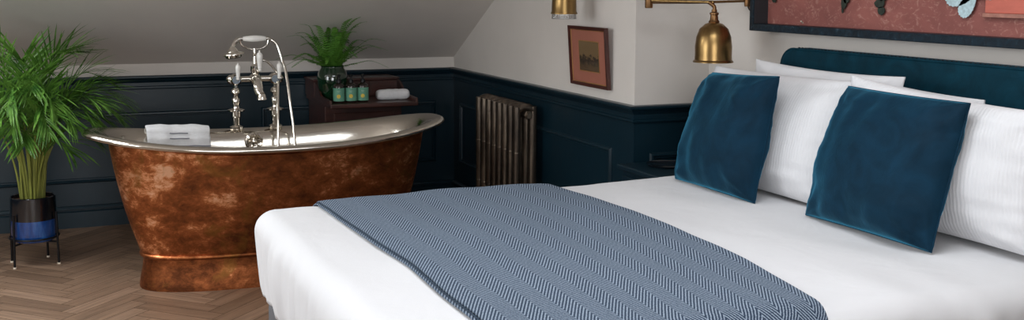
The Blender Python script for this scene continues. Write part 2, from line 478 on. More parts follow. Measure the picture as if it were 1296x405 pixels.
# left wall with window opening, wall behind the camera with window opening
def wall_with_opening(name, axis, pos, thick, a0, a1, o0, o1, z0, z1):
    bm = bmesh.new()
    def b_(p0, p1, q0, q1):
        if axis == 'X': add_box(bm, (min(pos, pos + thick), p0, q0), (max(pos, pos + thick), p1, q1))
        else: add_box(bm, (p0, min(pos, pos + thick), q0), (p1, max(pos, pos + thick), q1))
    b_(a0, o0, 0, ZC); b_(o1, a1, 0, ZC); b_(o0, o1, 0, z0); b_(o0, o1, z1, ZC)
    bmesh.ops.bisect_plane(bm, geom=bm.verts[:] + bm.edges[:] + bm.faces[:], plane_co=(0, 0, ZD), plane_no=(0, 0, 1))
    two_tone(bm, ZD); return wall(name, bm)
WL = (2.6, 4.3, .85, 2.15)      # left window: y0,y1,z0,z1
WF = (-1.3, .9, .75, 2.2)     # window behind the camera: x0,x1,z0,z1
wall_with_opening('wall_left', 'X', XL, -.12, YF - .12, YB + .12, *WL)
wall_with_opening('wall_front', 'Y', YF, -.12, XL - .12, XH + .12, *WF)
def window(name, axis, pos, a0, a1, z0, z1):
    bm = bmesh.new()
    def b_(p0, p1, q0, q1, d0, d1):
        if axis == 'X': add_box(bm, (pos + d0, p0, q0), (pos + d1, p1, q1))
        else: add_box(bm, (p0, pos + d0, q0), (p1, pos + d1, q1))
    t = .05
    b_(a0, a0 + t, z0, z1, -.09, -.03); b_(a1 - t, a1, z0, z1, -.09, -.03)
    b_(a0, a1, z0, z0 + t, -.09, -.03); b_(a0, a1, z1 - t, z1, -.09, -.03)
    b_((a0 + a1) / 2 - .018, (a0 + a1) / 2 + .018, z0, z1, -.08, -.04)
    b_(a0, a1, (z0 + z1) / 2 - .02, (z0 + z1) / 2 + .02, -.08, -.04)
    b_(a0 - .04, a1 + .04, z0 - .03, z0, -.05, .06)
    return struct(name, bm, M['sill_white'])
window('window_1', 'X', XL, *WL)
struct('window_3', roofwin, M['sill_white']); struct('added_rooflight', skybm, M['sill_white'])  # the second frame belongs to the added rooflight over the bed
window('window_2', 'Y', YF, *WF)

# dado rail profile (out from the wall, height) and mouldings
dado = [(0, .842), (.010, .842), (.014, .848), (.014, .858), (.006, .862), (.006, .882), (.012, .888), (.020, .896), (.026, .906), (.040, .910), (.044, .916), (.044, .924), (.040, .928), (0, .928)]
def run_back(prof, x0, x1, name, mat=None):
    bm = bmesh.new(); add_prism(bm, [(YB - o, z) for o, z in prof], 'X', x0, x1); return struct(name, bm, mat or M['navy'])
def run_side(prof, y0, y1, name, xw=XS, mat=None):
    bm = bmesh.new(); add_prism(bm, [(xw - o, z) for o, z in prof], 'Y', y0, y1); return struct(name, bm, mat or M['navy'])
run_back(dado, XL, XS, 'trim_1')
# mitred: side dado with return along the return wall, one mesh
bm = bmesh.new()
pts_path = [(XS, YB - .002, -1, 0), (XS, YR, -1, -1), (XH, YR, 0, -1)]
rings = []
for (x, y, ox, oy) in pts_path: rings.append([bm.verts.new((x + ox * o, y + oy * o, z)) for o, z in dado])
for A, B in zip(rings, rings[1:]):
    for k in range(len(dado)):
        q = (k + 1) % len(dado); bm.faces.new((A[k], A[q], B[q], B[k]))
bm.faces.new(rings[0]); bm.faces.new(rings[-1])
struct('trim_2', bm, M['navy'])
run_side(dado, 2.0, YR - .045, 'trim_3', XH)
skirt = [(0, 0), (.018, 0), (.018, .098), (.010, .104), (.010, .110), (.022, .116), (.022, .122), (.012, .134), (0, .136)]
run_back(skirt, XL, XS, 'baseboard_back')
run_side(skirt, YR, YB - .023, 'baseboard_right')
# panel mouldings: rectangular bead frames
def panel_frame(name, plane, pos, a0, a1, z0, z1):
    prof = [(0, 0), (.004, 0), (.014, .006), (.016, .014), (.008, .020), (.008, .027), (0, .030)]   # (out, across)
    bm = bmesh.new(); rings = []
    for (a, z, sa, sz) in ((a0, z0, 1, 1), (a1, z0, -1, 1), (a1, z1, -1, -1), (a0, z1, 1, -1)):
        ring = []
        for o, w in prof:
            aa = a + sa * w; zz = z + sz * w
            ring.append(bm.verts.new((aa, pos - o, zz) if plane == 'Y' else (pos - o, aa, zz)))
        rings.append(ring)
    for i in range(4):
        A, B = rings[i], rings[(i + 1) % 4]
        for k in range(len(prof) - 1): bm.faces.new((A[k], A[k + 1], B[k + 1], B[k]))
    return struct(name, bm, M['navy'])
panel_frame('trim_4', 'Y', YB, -1.2, 1.05, .275, .70)
panel_frame('trim_5', 'Y', YB, 1.2, 2.40, .275, .70)
panel_frame('trim_6', 'X', XS, 4.667, 6.2, .275, .692)
panel_frame('trim_7', 'X', XS, 6.32, 6.85, .275, .692)
panel_frame('trim_8', 'Y', YR, 2.62, 2.88, .275, .692)

# ------------------------------------------------------------------ bathtub
TX, TY = 1.003, 5.50
def ring_pts(a, b_, z, rise=0, ex=2.3, n=96, cx=TX):
    out = []
    for k in range(n):
        t = 2 * PI * k / n; c, s = math.cos(t), math.sin(t)
        x = a * abs(c) ** (2 / ex) * (1 if c >= 0 else -1); y = b_ * abs(s) ** (2 / ex) * (1 if s >= 0 else -1)
        out.append(V((cx + x, TY + y, z + rise * (abs(x) / a) ** 2.2)))
    return out
def loft(bm, rings, cap0=False, cap1=False):
    vr = [[bm.verts.new(p) for p in r] for r in rings]; n = len(vr[0])
    for A, B in zip(vr, vr[1:]):
        for k in range(n): bm.faces.new((A[k], A[(k + 1) % n], B[(k + 1) % n], B[k]))
    if cap0: bm.faces.new(vr[0])
    if cap1: bm.faces.new(vr[-1])
tub = thing('bathtub', 'freestanding boat-shaped copper bathtub with polished nickel inside and rim', 'bathtub', (TX, TY, 0))
RISE = .075
bm = bmesh.new(); rr = []
for i in range(15):
    t = i / 14; z = .172 + t * (.672 - .172)
    
    a = .662 + (.800 - .662) * t + .010 * math.sin(PI * t)
    b_ = .235 + (.325 - .235) * t ** .85
    rr.append(ring_pts(a, b_, z, RISE * .93 * t ** 3, 2.35))
rr.append(ring_pts(.828, .337, .678, RISE * .95, 2.3)); rr.append(ring_pts(.866, .355, .688, RISE, 2.26))
loft(bm, rr)
obj('body', bm, M['copper'], tub, smooth=True)
bm = bmesh.new()
loft(bm, [ring_pts(a, b_, z, 0, 2.5) for a, b_, z in ((.672, .248, 0), (.672, .248, .010), (.668, .245, .035), (.655, .233, .10), (.650, .229, .150), (.655, .232, .166))], True, True)
pl = obj('plinth', bm, M['copper'], tub, smooth=True)
bm = bmesh.new()
loft(bm, [ring_pts(.655 + .014 * math.sin(t), .231 + .014 * math.sin(t), .166 - .012 * math.cos(t) * 1, 0, 2.45) for t in [PI * k / 8 for k in range(9)]], False, False)
obj('band', bm, M['copper'], tub, smooth=True)
# rim roll and inner lining
bm = bmesh.new(); rr = []
for k in range(11):                       # outer roll
    t = -PI * .62 + k / 10 * PI * 1.25
    rr.append(ring_pts(.884 + .034 * math.cos(t), .366 + .028 * math.cos(t), .702 + .017 * math.sin(t), RISE, 2.25))
for a, b_, z, rs, ex in ((.822, .318, .700, RISE * .97, 2.3), (.786, .302, .676, RISE * .9, 2.35), (.752, .286, .60, RISE * .6, 2.4), (.705, .262, .48, .02, 2.45), (.66, .25, .36, .02, 2.5), (.60, .225, .27, 0, 2.6), (.52, .18, .222, 0, 2.6), (.36, .11, .212, 0, 2.4), (.12, .04, .208, 0, 2)):
    rr.append(ring_pts(a, b_, z, rs, ex))
loft(bm, rr, False, True)
obj('lining', bm, M['nickel'], tub, smooth=True, angle=60)
# overflow rosette on the far inner wall
ov = V((.953, TY + .292, .655))
bm = bmesh.new()
add_lathe(bm, [(0, .0), (.047, .0), (.048, .008), (.040, .016), (.034, .012), (.030, .010), (0, .010)], ov, 28, 'Y', mat3=Matrix.Rotation(PI / 2, 3, 'X'))
for k in range(6):
    a = k * PI / 3 + .2
    add_tube(bm, [ov + V((0, -.016, 0)), ov + V((.034 * math.cos(a), -.016, .034 * math.sin(a)))], .0042, 6)
add_lathe(bm, [(0, .008), (.011, .008), (.012, .026), (.006, .032), (0, .033)], ov, 16, mat3=Matrix.Rotation(PI / 2, 3, 'X'))
obj('overflow_cover', bm, M['chrome'], tub, smooth=True)
bm = lathe([(0, 0), (.034, 0), (.034, .004), (.02, .008), (0, .009)], (TX + .1, TY, .209), 24); obj('drain', bm, M['chrome'], tub, smooth=True)
# small plug-chain post near left end
pc = V((.30, 5.735, .665))
bm = bmesh.new(); add_lathe(bm, [(0, 0), (.014, 0), (.014, .006), (.006, .010), (.005, .022), (.010, .027), (.009, .036), (0, .038)], pc, 14)
add_lathe(bm, [(0, 0), (.012, 0), (.012, .008), (.006, .012), (0, .014)], pc + V((.035, -.02, -.004)), 12)
obj('chain_stay', bm, M['chrome'], tub, smooth=True)

# ------------------------------------------------------------------ bath mixer
mx_ = thing('bath_mixer', 'nickel bath shower mixer with white porcelain levers and cradled handset on far rim', 'tap', (.985, 5.86, .74))
XA, XB, YM, ZB = .873, 1.083, 5.862, .985
def leg_prof(z0, z1):
    return [(.010, z0 - .03), (.030, z0 - .005), (.030, z0 + .004), (.016, z0 + .012), (.017, z0 + .055), (.021, z0 + .06), (.021, z0 + .085), (.038, z0 + .09), (.038, z0 + .097), (.016, z0 + .105), (.013, z0 + .12), (.018, z0 + .135), (.017, z0 + .155), (.010, z0 + .165), (.012, z0 + .18), (.020, z0 + .19), (.018, z0 + .205), (.009, z0 + .215), (.009, z1)]
for xx in (XA, XB):
    bm = lathe([(r * 1.22, z) for r, z in leg_prof(.724, ZB)], (xx, YM, 0), 20); obj('pillar_leg', bm, M['chrome'], mx_, smooth=True)
bm = tube([(XA, YM, ZB), (XB, YM, ZB)], .0165, 16)
for xx in (XA, XB, (XA + XB) / 2):
    add_lathe(bm, [(.0, -.040), (.018, -.040), (.024, -.032), (.031, -.022), (.032, 0), (.031, .022), (.022, .034), (0, .034)], (xx, YM, ZB), 20, mat3=Matrix.Rotation(PI / 2, 3, 'X'))
    add_lathe(bm, [(.019, -.022), (.019, .024), (.012, .03)], (xx, YM, ZB), 20)
for xx, sg in ((XA, -1), (XB, 1)):
    add_lathe(bm, [(.0, .012), (.024, .012), (.026, .03), (.020, .038), (.012, .046), (0, .048)], (xx, YM, ZB), 20, mat3=Matrix.Rotation(sg * PI / 2, 3, 'Y'))
obj('crossbar', bm, M['chrome'], mx_, smooth=True)
xm = (XA + XB) / 2
lv = [(.0, 0), (.008, 0), (.009, .006), (.006, .010), (.010, .014), (.0095, .02), (.0135, .055), (.0145, .068), (.010, .078), (.004, .082), (.005, .088), (0, .091)]
for (x, y, z, s_) in ((XA + .008, YM - .042, ZB + .002, 1), (XB + .018, YM - .042, ZB + .004, 1), (xm + .018, YM - .045, ZB + .045, 1.25)):
    bm = lathe([(r * s_, q * s_) for r, q in lv], (x, y, z), 18)
    obj('lever_handle', bm, M['porcelain'], mx_, smooth=True)
    bm = tube([(x, y, z + .002), (x, y + .02, z - .004), (x, YM, z - .010)], .007, 10); obj('lever_stem', bm, M['chrome'], mx_, smooth=True)
# spout: swan curve towards the room
bm = bmesh.new()
add_tube(bm, [(xm, YM - .01, ZB), (xm, YM - .055, ZB - .006), (xm, YM - .085, ZB - .035), (xm + .003, YM - .10, ZB - .062), (xm + .012, YM - .12, ZB - .078)], lambda t: .020 + .005 * math.sin(t * PI), 18, 6)
add_lathe(bm, [(.017, .0), (.020, -.006), (.024, -.024), (.026, -.030), (.022, -.033), (0, -.033)], (xm + .012, YM - .125, ZB - .070), 20)
obj('spout', bm, M['chrome'], mx_, smooth=True)
# riser and cradle fork
bm = tube([(xm, YM, ZB), (xm, YM, ZB + .06), (xm, YM, 1.15)], lambda t: .013 if t < .6 else .009, 12)
add_lathe(bm, [(.018, ZB + .03), (.024, ZB + .045), (.024, ZB + .07), (.010, ZB + .085), (.009, ZB + .12), (.014, ZB + .13), (.008, ZB + .145)], (xm, YM, 0), 18)
obj('riser', bm, M['chrome'], mx_, smooth=True)
bm = tube([(xm - .078, YM, 1.196), (xm - .066, YM, 1.170), (xm - .03, YM, 1.150), (xm, YM, 1.147), (xm + .035, YM, 1.150), (xm + .066, YM, 1.168), (xm + .074, YM, 1.196)], .0055, 10, 6)
obj('cradle', bm, M['chrome'], mx_, smooth=True)
# diverter arm curving over to the hose outlet
bm = tube([(xm + .012, YM, 1.07), (xm + .05, YM, 1.085), (xm + .09, YM, 1.055), (XB + .02, YM, ZB + .02)], .0065, 10, 6); obj('outlet_arm', bm, M['chrome'], mx_, smooth=True)
# handset
hs = thing('shower_handset', 'vintage shower handset with white porcelain grip resting on the mixer cradle', 'shower handset', (xm, YM, 1.2))
zh = 1.203
rz = Matrix.Rotation(PI / 2, 3, 'Y')
bm = lathe([(0, -.062), (.010, -.062), (.014, -.050), (.0185, -.01), (.0185, .01), (.014, .050), (.010, .062), (0, .062)], (xm, YM, zh), 20, mat3=rz); obj('grip', bm, M['porcelain'], hs, smooth=True)
bm = tube([(xm - .06, YM, zh), (xm - .085, YM, zh - .002), (xm - .108, YM - .005, zh - .022), (xm - .118, YM - .012, zh - .05)], lambda t: .0095 + .003 * t, 14, 6)
obj('neck', bm, M['chrome'], hs, smooth=True)
tilt = Matrix.Rotation(math.radians(-8), 3, 'Y')
bm = lathe([(0, .014), (.015, .012), (.022, -.002), (.030, -.008), (.033, -.016), (.054, -.022), (.057, -.026), (.057, -.032), (.044, -.037), (.042, -.046), (.036, -.050), (0, -.050)], (xm - .119, YM - .013, zh - .052), 26, mat3=tilt); obj('rose', bm, M['chrome'], hs, smooth=True)
bm = tube([(xm + .06, YM, zh), (xm + .075, YM, zh + .001), (xm + .088, YM, zh - .006)], .0095, 14, 3); obj('end_ferrule', bm, M['chrome'], hs, smooth=True)
# hose: handset end, down into the tub and back to the mixer
bm = bmesh.new()
add_tube(bm, [(xm + .088, YM, zh - .006), (xm + .118, YM - .01, zh - .035), (xm + .142, YM - .03, zh - .12), (xm + .155, YM - .06, 1.02), (xm + .165, YM - .12, .84), (xm + .175, YM - .17, .66), (xm + .165, YM - .20, .46), (xm + .13, YM - .215, .36), (xm + .095, YM - .205, .42), (xm + .088, YM - .17, .60), (xm + .098, YM - .11, .80), (xm + .112, YM - .05, .93), (xm + .118, YM - .02, ZB)], .0078, 10, 10)
hose = solo('shower_hose', bm, M['chrome'], 'flexible metal shower hose looping from the handset down into the tub', 'hose', (xm + .14, YM - .2, .36), smooth=True)

# ------------------------------------------------------------------ towels
def add_sheet(bm, fn, nu, nv, uv=None):
    g_ = [[bm.verts.new(fn(i / nu, j / nv)) for j in range(nv + 1)] for i in range(nu + 1)]
    for i in range(nu):
        for j in range(nv): bm.faces.new((g_[i][j], g_[i + 1][j], g_[i + 1][j + 1], g_[i][j + 1]))
def towel_pt(u, s, off):
    """u across (x), s path over the far rim, off outward"""
    x = .402 + u * .322
    q_ = abs(x - TX); zt = .708 + RISE * (q_ / .9) ** 2.2
    yr = TY + .362 * (1 - (q_ / .878) ** 2.25) ** (1 / 2.25)
    yi = lambda dd: TY + (.305 - .16 * dd) * (1 - min(.99, q_ / (.79 - .15 * dd)) ** 2.35) ** (1 / 2.35)
    if s < .46:      # inside, down into the tub
        d = (.46 - s) / .46 * .30; y = min(yr - .046, yi(d) - .010) if d > .02 else yr - .046; z = zt - d; nrm = V((0, -1, .15))
    elif s < .62:
        a = (s - .46) / .16 * PI; y = yr - .046 * math.cos(a); z = zt + .020 * math.sin(a); nrm = V((0, -math.cos(a), math.sin(a)))
    else:
        d = (s - .62) / .38 * .26; y = yr + .046; z = zt - d; nrm = V((0, 1, 0))
    p = V((x + .006 * noise.noise(V((s * 5, u * 2, 1))), y, z)); p += nrm.normalized() * (off + .006 * noise.noise(V((u * 5, s * 7, 3))))
    if 1: p.z += .004 * noise.noise(V((u * 6, 2, off)))
    return p
bm = bmesh.new()
NU, NS = 30, 50
top = [[bm.verts.new(towel_pt(i / NU, j / NS, .016 * (1 - (2 * abs(i / NU - .5)) ** 8 * .5))) for j in range(NS + 1)] for i in range(NU + 1)]
bot = [[bm.verts.new(towel_pt(i / NU, j / NS, .0)) for j in range(NS + 1)] for i in range(NU + 1)]
for i in range(NU):
    for j in range(NS):
        bm.faces.new((top[i][j], top[i + 1][j], top[i + 1][j + 1], top[i][j + 1])); bm.faces.new((bot[i][j], bot[i][j + 1], bot[i + 1][j + 1], bot[i + 1][j]))
for i in range(NU):
    bm.faces.new((top[i][0], bot[i][0], bot[i + 1][0], top[i + 1][0])); bm.faces.new((top[i][NS], top[i + 1][NS], bot[i + 1][NS], bot[i][NS]))
for j in range(NS):
    bm.faces.new((top[0][j], top[0][j + 1], bot[0][j + 1], bot[0][j])); bm.faces.new((top[NU][j], bot[NU][j], bot[NU][j + 1], top[NU][j + 1]))
tw = thing('bath_towel', 'white towel with grey stitched lines folded over the far rim of the tub', 'towel', (.56, 5.86, .5))
obj('cloth', bm, M['towel'], tw, smooth=True, angle=70)
for (u0, u1, s_) in ((.36, .64, .452), (.35, .65, .415), (.35, 1.0, .355)):
    pts = [towel_pt(u0 + (u1 - u0) * k / 12, s_, .021) for k in range(13)]
    obj('stitched_line', tube(pts, .0030, 6), M['stitch'], tw)

# ------------------------------------------------------------------ mahogany stand with gallery, behind the tub
ws = thing('washstand', 'dark mahogany washstand with raised back and shelf behind the tub', 'washstand', (1.76, 6.7, 0))
bm = box((1.505, 6.50, .10), (2.0, 6.96, .752), .006)
obj('body', bm, M['mahogany'], ws)
obj('door', box((1.56, 6.488, .14), (1.945, 6.50, .70), .004), M['mahogany'], ws)
for x in (1.53, 1.975):
    for y in (6.53, 6.93): obj('leg', lathe([(.022, 0), (.018, .02), (.024, .06), (.022, .102)], (x, y, 0), 12), M['mahogany'], ws, smooth=True)
bm = box((1.490, 6.285, .752), (2.045, 6.965, .778), .006, 3); obj('shelf', bm, M['mahogany'], ws)
bm = box((1.485, 6.70, .778), (2.035, 6.965, .880), .004); add_box(bm, (1.475, 6.69, .880), (2.045, 6.968, .898), .005); obj('upper_box', bm, M['mahogany'], ws)
for k in range(3):
    x0 = 1.50 + k * .176
    obj('small_drawer', box((x0, 6.692, .79), (x0 + .166, 6.70, .872), .003), M['mahogany'], ws)
cheek = [(6.70, .778), (6.70, .885)] + [(6.70 - .17 * t - .0, .885 - .078 * (1 - math.cos(t * PI / 2)) ** .8 - .0) for t in (.2, .4, .6, .8, 1)] + [(6.30, .800), (6.29, .778)]
for x0 in (1.488, 2.030):
    bm = bmesh.new(); add_prism(bm, cheek, 'X', x0, x0 + .013); obj('side_cheek', bm, M['mahogany'], ws)

# bottles
def make_bottle(loc, label):
    t = thing('pump_bottle', label, 'bottle', loc, 'three toiletry bottles on the washstand shelf')
    x, y, z = loc
    obj('bottle_body', lathe([(0, 0), (.031, 0), (.034, .004), (.034, .098), (.031, .108), (.020, .117), (.013, .121), (.013, .128), (0, .128)], loc, 28), M['bottle'], t, smooth=True)
    bm = lathe([(.0352, .012), (.0352, .092)], loc, 28, cap=False)
    lb = obj('label_wrap', bm, M['label'], t, smooth=True)
    # emblem: yellow rayed disc wrapped on the label, with two thin text lines above
    ang0 = -PI / 2 - .28
    bm = bmesh.new()
    vs = []
    for k in range(24):
        rad = .0135 if k % 2 == 0 else .0105
        a = ang0 + rad * math.cos(2 * PI * k / 24) / .036
        vs.append(bm.verts.new((x + .0360 * math.cos(a), y + .0360 * math.sin(a), z + .042 + rad * math.sin(2 * PI * k / 24))))
    bm.faces.new(vs); obj('emblem', bm, M['emblem'], lb)
    bm = bmesh.new()
    for q, hw in ((.074, .28), (.067, .20)):
        pts = [V((x + .0358 * math.cos(ang0 + hw * (k / 6 - .5) * 2), y + .0358 * math.sin(ang0 + hw * (k / 6 - .5) * 2), z + q)) for k in range(7)]
        add_tube(bm, pts, .0009, 4)
    obj('printed_line', bm, M['white_ink'], lb)
    bm = lathe([(.015, .122), (.015, .140), (.012, .143), (.005, .144), (.005, .158), (.010, .160), (.011, .170), (.006, .173), (0, .173)], loc, 18)
    add_tube(bm, [V(loc) + V((0, 0, .165)), V(loc) + V((-.010, -.022, .165)), V(loc) + V((-.014, -.030, .160))], .0042, 8)
    obj('pump', bm, M['pump'], t, smooth=True)
    return t
b0 = make_bottle((1.566, 6.38, .778), 'dark pump bottle with mint label, leftmost of three on the wooden shelf')
dup(b0, (1.642, 6.38, .778), 'dark pump bottle with mint label, middle one of three on the wooden shelf')
dup(b0, (1.716, 6.38, .778), 'dark pump bottle with mint label, right of the three, nearest the rolled cloth')

# rolled flannel
bm = bmesh.new()
for lay in range(2):
    pass
n_seg = 40; ringsR = []
for i in range(25):
    t = i / 24; x = 1.822 + t * .205
    ring = []
    e = 1 - (abs(2 * t - 1)) ** 10 * .35
    for k in range(n_seg):
        a = 2 * PI * k / n_seg
        r_ = (.033 + .0015 * noise.noise(V((a, t * 6, 0)))) * e
        yy = math.copysign(abs(math.cos(a)) ** .8, math.cos(a)) * r_ * 1.35; zz = math.copysign(abs(math.sin(a)) ** .8, math.sin(a)) * r_
        if abs(a - .9) < .10: yy *= .93; zz *= .93
        ring.append(V((x, 6.44 + yy, .812 + zz + .002 * noise.noise(V((t * 9, 0, 1))))))
    ringsR.append(ring)
loft(bm, ringsR, True, True)
solo('rolled_towel', bm, M['towel'], 'small white rolled flannel on the wooden shelf beside the bottles', 'towel', (1.924, 6.44, .778), smooth=True, angle=60)

# ------------------------------------------------------------------ plants
def add_leaflet(bm, base, tip_dir, length, width, droop, side_n):
    """folded strip leaf: 5 stations"""
    P = []; d = tip_dir.normalized(); p = base.copy(); n = 5
    for i in range(n + 1):
        P.append(p.copy()); d = (d + V((0, 0, -droop / n))).normalized(); p += d * (length / n)
    prev = None
    for i, q in enumerate(P):
        t = i / n; w = width * (math.sin(PI * min(1, t * .80 + .16)) ** .8) * (1 if i < n else 0)
        dd = (P[min(i + 1, n)] - P[max(i - 1, 0)]).normalized()
        s = dd.cross(side_n)
        if s.length < 1e-4: s = dd.orthogonal()
        s.normalize(); up = s.cross(dd)
        if i == n: cur = [bm.verts.new(q)]
        else: cur = [bm.verts.new(q + s * w * .5 + up * w * .16), bm.verts.new(q), bm.verts.new(q - s * w * .5 + up * w * .16)]
        if prev:
            if len(cur) == 3:
                bm.faces.new((prev[0], prev[1], cur[1], cur[0])); bm.faces.new((prev[1], prev[2], cur[2], cur[1]))
            else:
                bm.faces.new((prev[0], prev[1], cur[0])); bm.faces.new((prev[1], prev[2], cur[0]))
        prev = cur
def frond(rach, r0, n_leaf, L, W_, start, droop, sweep=.75, sag=0):
    bm = bmesh.new(); P = smooth_path(rach, 8)
    add_tube(bm, P, lambda t: r0 * (1 - .75 * t), 6)
    n = len(P)
    for k in range(n_leaf):
        t = start + (1 - start) * k / (n_leaf - 1); f = t * (n - 1); i = min(int(f), n - 2)
        p = P[i].lerp(P[i + 1], f - i); d = (P[i + 1] - P[i]).normalized()
        hz_ = P[-1] - P[0]; hz_.z = 0
        s = hz_.cross(V((0, 0, 1))) if hz_.length > 1e-3 else V((1, 0, 0))
        s = (s - d * s.dot(d)).normalized(); up = s.cross(d)
        prof = math.sin(PI * (.16 + .80 * (k / (n_leaf - 1)))) ** .7 if not sag else 1.25 * (1 - .9 * (k / (n_leaf - 1)))
        for sg in (-1, 1):
            dirn = s * sg * sweep + d * (.65 + .5 * k / n_leaf) + up * .22 + V([random.uniform(-.12, .12) for _ in range(3)])
            add_leaflet(bm, p, dirn, L * prof * random.uniform(.85, 1.1), W_ * (.6 + .4 * prof), droop * random.uniform(.6, 1.4), up)
    return bm

def under_roof(bm):
    for v in bm.verts:
        lim = YB - .03 if v.co.z < 1.0 else YB - (v.co.z - 1.0) / SL - .045
        if v.co.y > lim: v.co.y = lim - .02 * (v.co.y - lim)
    return bm
# palm in its pot on a black stand
PX, PY = -.155, 6.165
st = thing('plant_stand', 'thin black metal four-legged stand holding the two-tone palm pot', 'plant stand', (PX, PY, 0))
import itertools
angs = [math.radians(a) for a in (-138, -28, 62, 152)]
for a in angs:
    rx, ry = math.cos(a), math.sin(a)
    g_ = obj('leg', tube([(PX + rx * .132, PY + ry * .132, .006), (PX + rx * .126, PY + ry * .126, .285)], .0062, 10), M['black_metal'], st, smooth=True)
    obj('glide', lathe([(.0085, 0), (.0085, .008), (0, .008)], (PX + rx * .132, PY + ry * .132, 0), 12), M['bone'], g_)
bm = bmesh.new(); ringp = [(PX + .123 * math.cos(2 * PI * k / 48), PY + .123 * math.sin(2 * PI * k / 48), .150) for k in range(49)]
add_tube(bm, ringp, .005, 8); obj('ring', bm, M['black_metal'], st, smooth=True)
bm = bmesh.new(); add_tube(bm, [(PX + .12 * math.cos(angs[0]), PY + .12 * math.sin(angs[0]), .122), (PX + .12 * math.cos(angs[2]), PY + .12 * math.sin(angs[2]), .122)], .005, 8); add_tube(bm, [(PX + .12 * math.cos(angs[1]), PY + .12 * math.sin(angs[1]), .122), (PX + .12 * math.cos(angs[3]), PY + .12 * math.sin(angs[3]), .122)], .005, 8)
obj('cross_brace', bm, M['black_metal'], st, smooth=True)
palm = thing('potted_palm', 'tall bushy green palm in a black and blue glazed pot left of the tub', 'potted plant', (PX, PY, .128))
obj('pot_base', lathe([(0, .128), (.098, .128), (.106, .134), (.1125, .150), (.1135, .252), (.1135, .258)], (PX, PY, 0), 48), M['pot_blue'], palm, smooth=True)['label'] = 'blue glazed lower half of the pot'
obj('pot_top', lathe([(.1137, .246), (.114, .250), (.114, .366), (.110, .370), (.105, .366), (.104, .335)], (PX, PY, 0), 48, cap=False), M['pot_dark'], palm, smooth=True)['label'] = 'black glazed upper half of the pot'
bm = lathe([(0, .352), (.05, .350), (.104, .345)], (PX, PY, 0), 40, cap=False)
for v in bm.verts: v.co.z += .006 * noise.noise(v.co * 40)
obj('soil', bm, M['soil'], palm, smooth=True)
random.seed(21)
fr = [(-5, .44, 1.00, .10), (-14, .42, .93, .14), (10, .36, 1.08, .06), (24, .28, 1.14, -.02), (-35, .32, .95, .12), (-60, .26, .98, .10), (-85, .20, 1.06, .04),
      (-110, .26, 1.00, .10), (-140, .32, .98, .08), (-165, .36, 1.04, .06), (175, .30, 1.12, .0), (160, .22, 1.16, -.04), (-25, .20, 1.15, -.02), (-150, .16, 1.18, -.04),
      (-100, .10, 1.12, -.03), (-55, .12, 1.10, -.02), (90, .08, 1.10, 0), (-20, .34, .90, .12), (-125, .30, .90, .12), (0, .38, .92, .08), (-172, .36, .94, .10), (-75, .28, .92, .12), (-45, .30, .88, .10), (-100, .26, .88, .10), (-150, .30, .90, .08), (-5, .34, .88, .08), (-70, .18, .92, .02), (20, .30, .92, .05), (-30, .40, .98, .05), (-12, .28, .76, .08), (-95, .22, .76, .06), (-155, .26, .78, .08), (-50, .24, .72, .06)]
for (az, rch, top_, drop) in fr:
    a = math.radians(az + random.uniform(-6, 6)); dx, dy = math.cos(a), math.sin(a)
    b0_ = V((PX + dx * random.uniform(.015, .06), PY + dy * random.uniform(.015, .06), .345))
    top_ *= random.uniform(.92, .98); ext = rch; hh = top_ - .35
    pts = [b0_, b0_ + V((dx * ext * .08, dy * ext * .08, hh * .40)), b0_ + V((dx * ext * .28, dy * ext * .28, hh * .78)), b0_ + V((dx * ext * .62, dy * ext * .62, hh * 1.0)), b0_ + V((dx * ext, dy * ext, hh - drop))]
    P_ = smooth_path(pts, 8)
    sm = obj('stem', tube(P_[:16], lambda t: .0062 - .002 * t, 7), M['stem'], palm, smooth=True)
    obj('frond', under_roof(frond([P_[15], P_[19], P_[24], P_[28], P_[32]], .0034, 18, .245, .0120, .06, .42, .46)), M['palm'], sm, smooth=True, angle=15)
# extra bare canes in the middle
for k in range(9):
    a = 2 * PI * k / 9 + .3; b0_ = V((PX + .035 * math.cos(a), PY + .035 * math.sin(a), .345))
    obj('stem', tube([b0_, b0_ + V((.012 * math.cos(a), .012 * math.sin(a), .16)), b0_ + V((.05 * math.cos(a), .05 * math.sin(a), .34))], lambda t: .008 - .003 * t, 8, 4), M['stem'], palm, smooth=True)

# fern in green glazed vase
FX, FY = 1.578, 6.590
fe = thing('potted_fern', 'feathery green fern in a dark green glazed vase on the washstand', 'potted plant', (FX, FY, .778))
obj('vase', lathe([(0, .778), (.052, .778), (.062, .784), (.084, .83), (.094, .88), (.094, .92), (.086, .955), (.072, .975), (.070, .985), (.075, .990), (.070, .992), (.064, .980), (.066, .955), (0, .95)], (FX, FY, 0), 44), M['vase_green'], fe, smooth=True)
random.seed(5)
for k in range(38):
    a = k * 2.39996; el = .05 + .9 * ((k * 7) % 38) / 38
    L_ = random.uniform(.27, .35); dx, dy = math.cos(a), math.sin(a)
    if dy > .3: L_ *= .85
    hz = math.cos(el * 1.35); vz = math.sin(el * 1.35)
    p0 = V((FX + dx * .02, FY + dy * .02, .975))
    pts = [p0, p0 + V((dx * hz * L_ * .35, dy * hz * L_ * .35, vz * L_ * .5 + .012)), p0 + V((dx * hz * L_ * .72, dy * hz * L_ * .72, vz * L_ * .88 + .02)), p0 + V((dx * hz * L_ * 1.08, dy * hz * L_ * 1.08, vz * L_ * 1.05 + .02 - .05 * hz))]
    obj('frond', under_roof(frond(pts, .0018, 28, .040, .0095, .06, .3, 1.9, 1)), M['fern'], fe, smooth=True, angle=15)

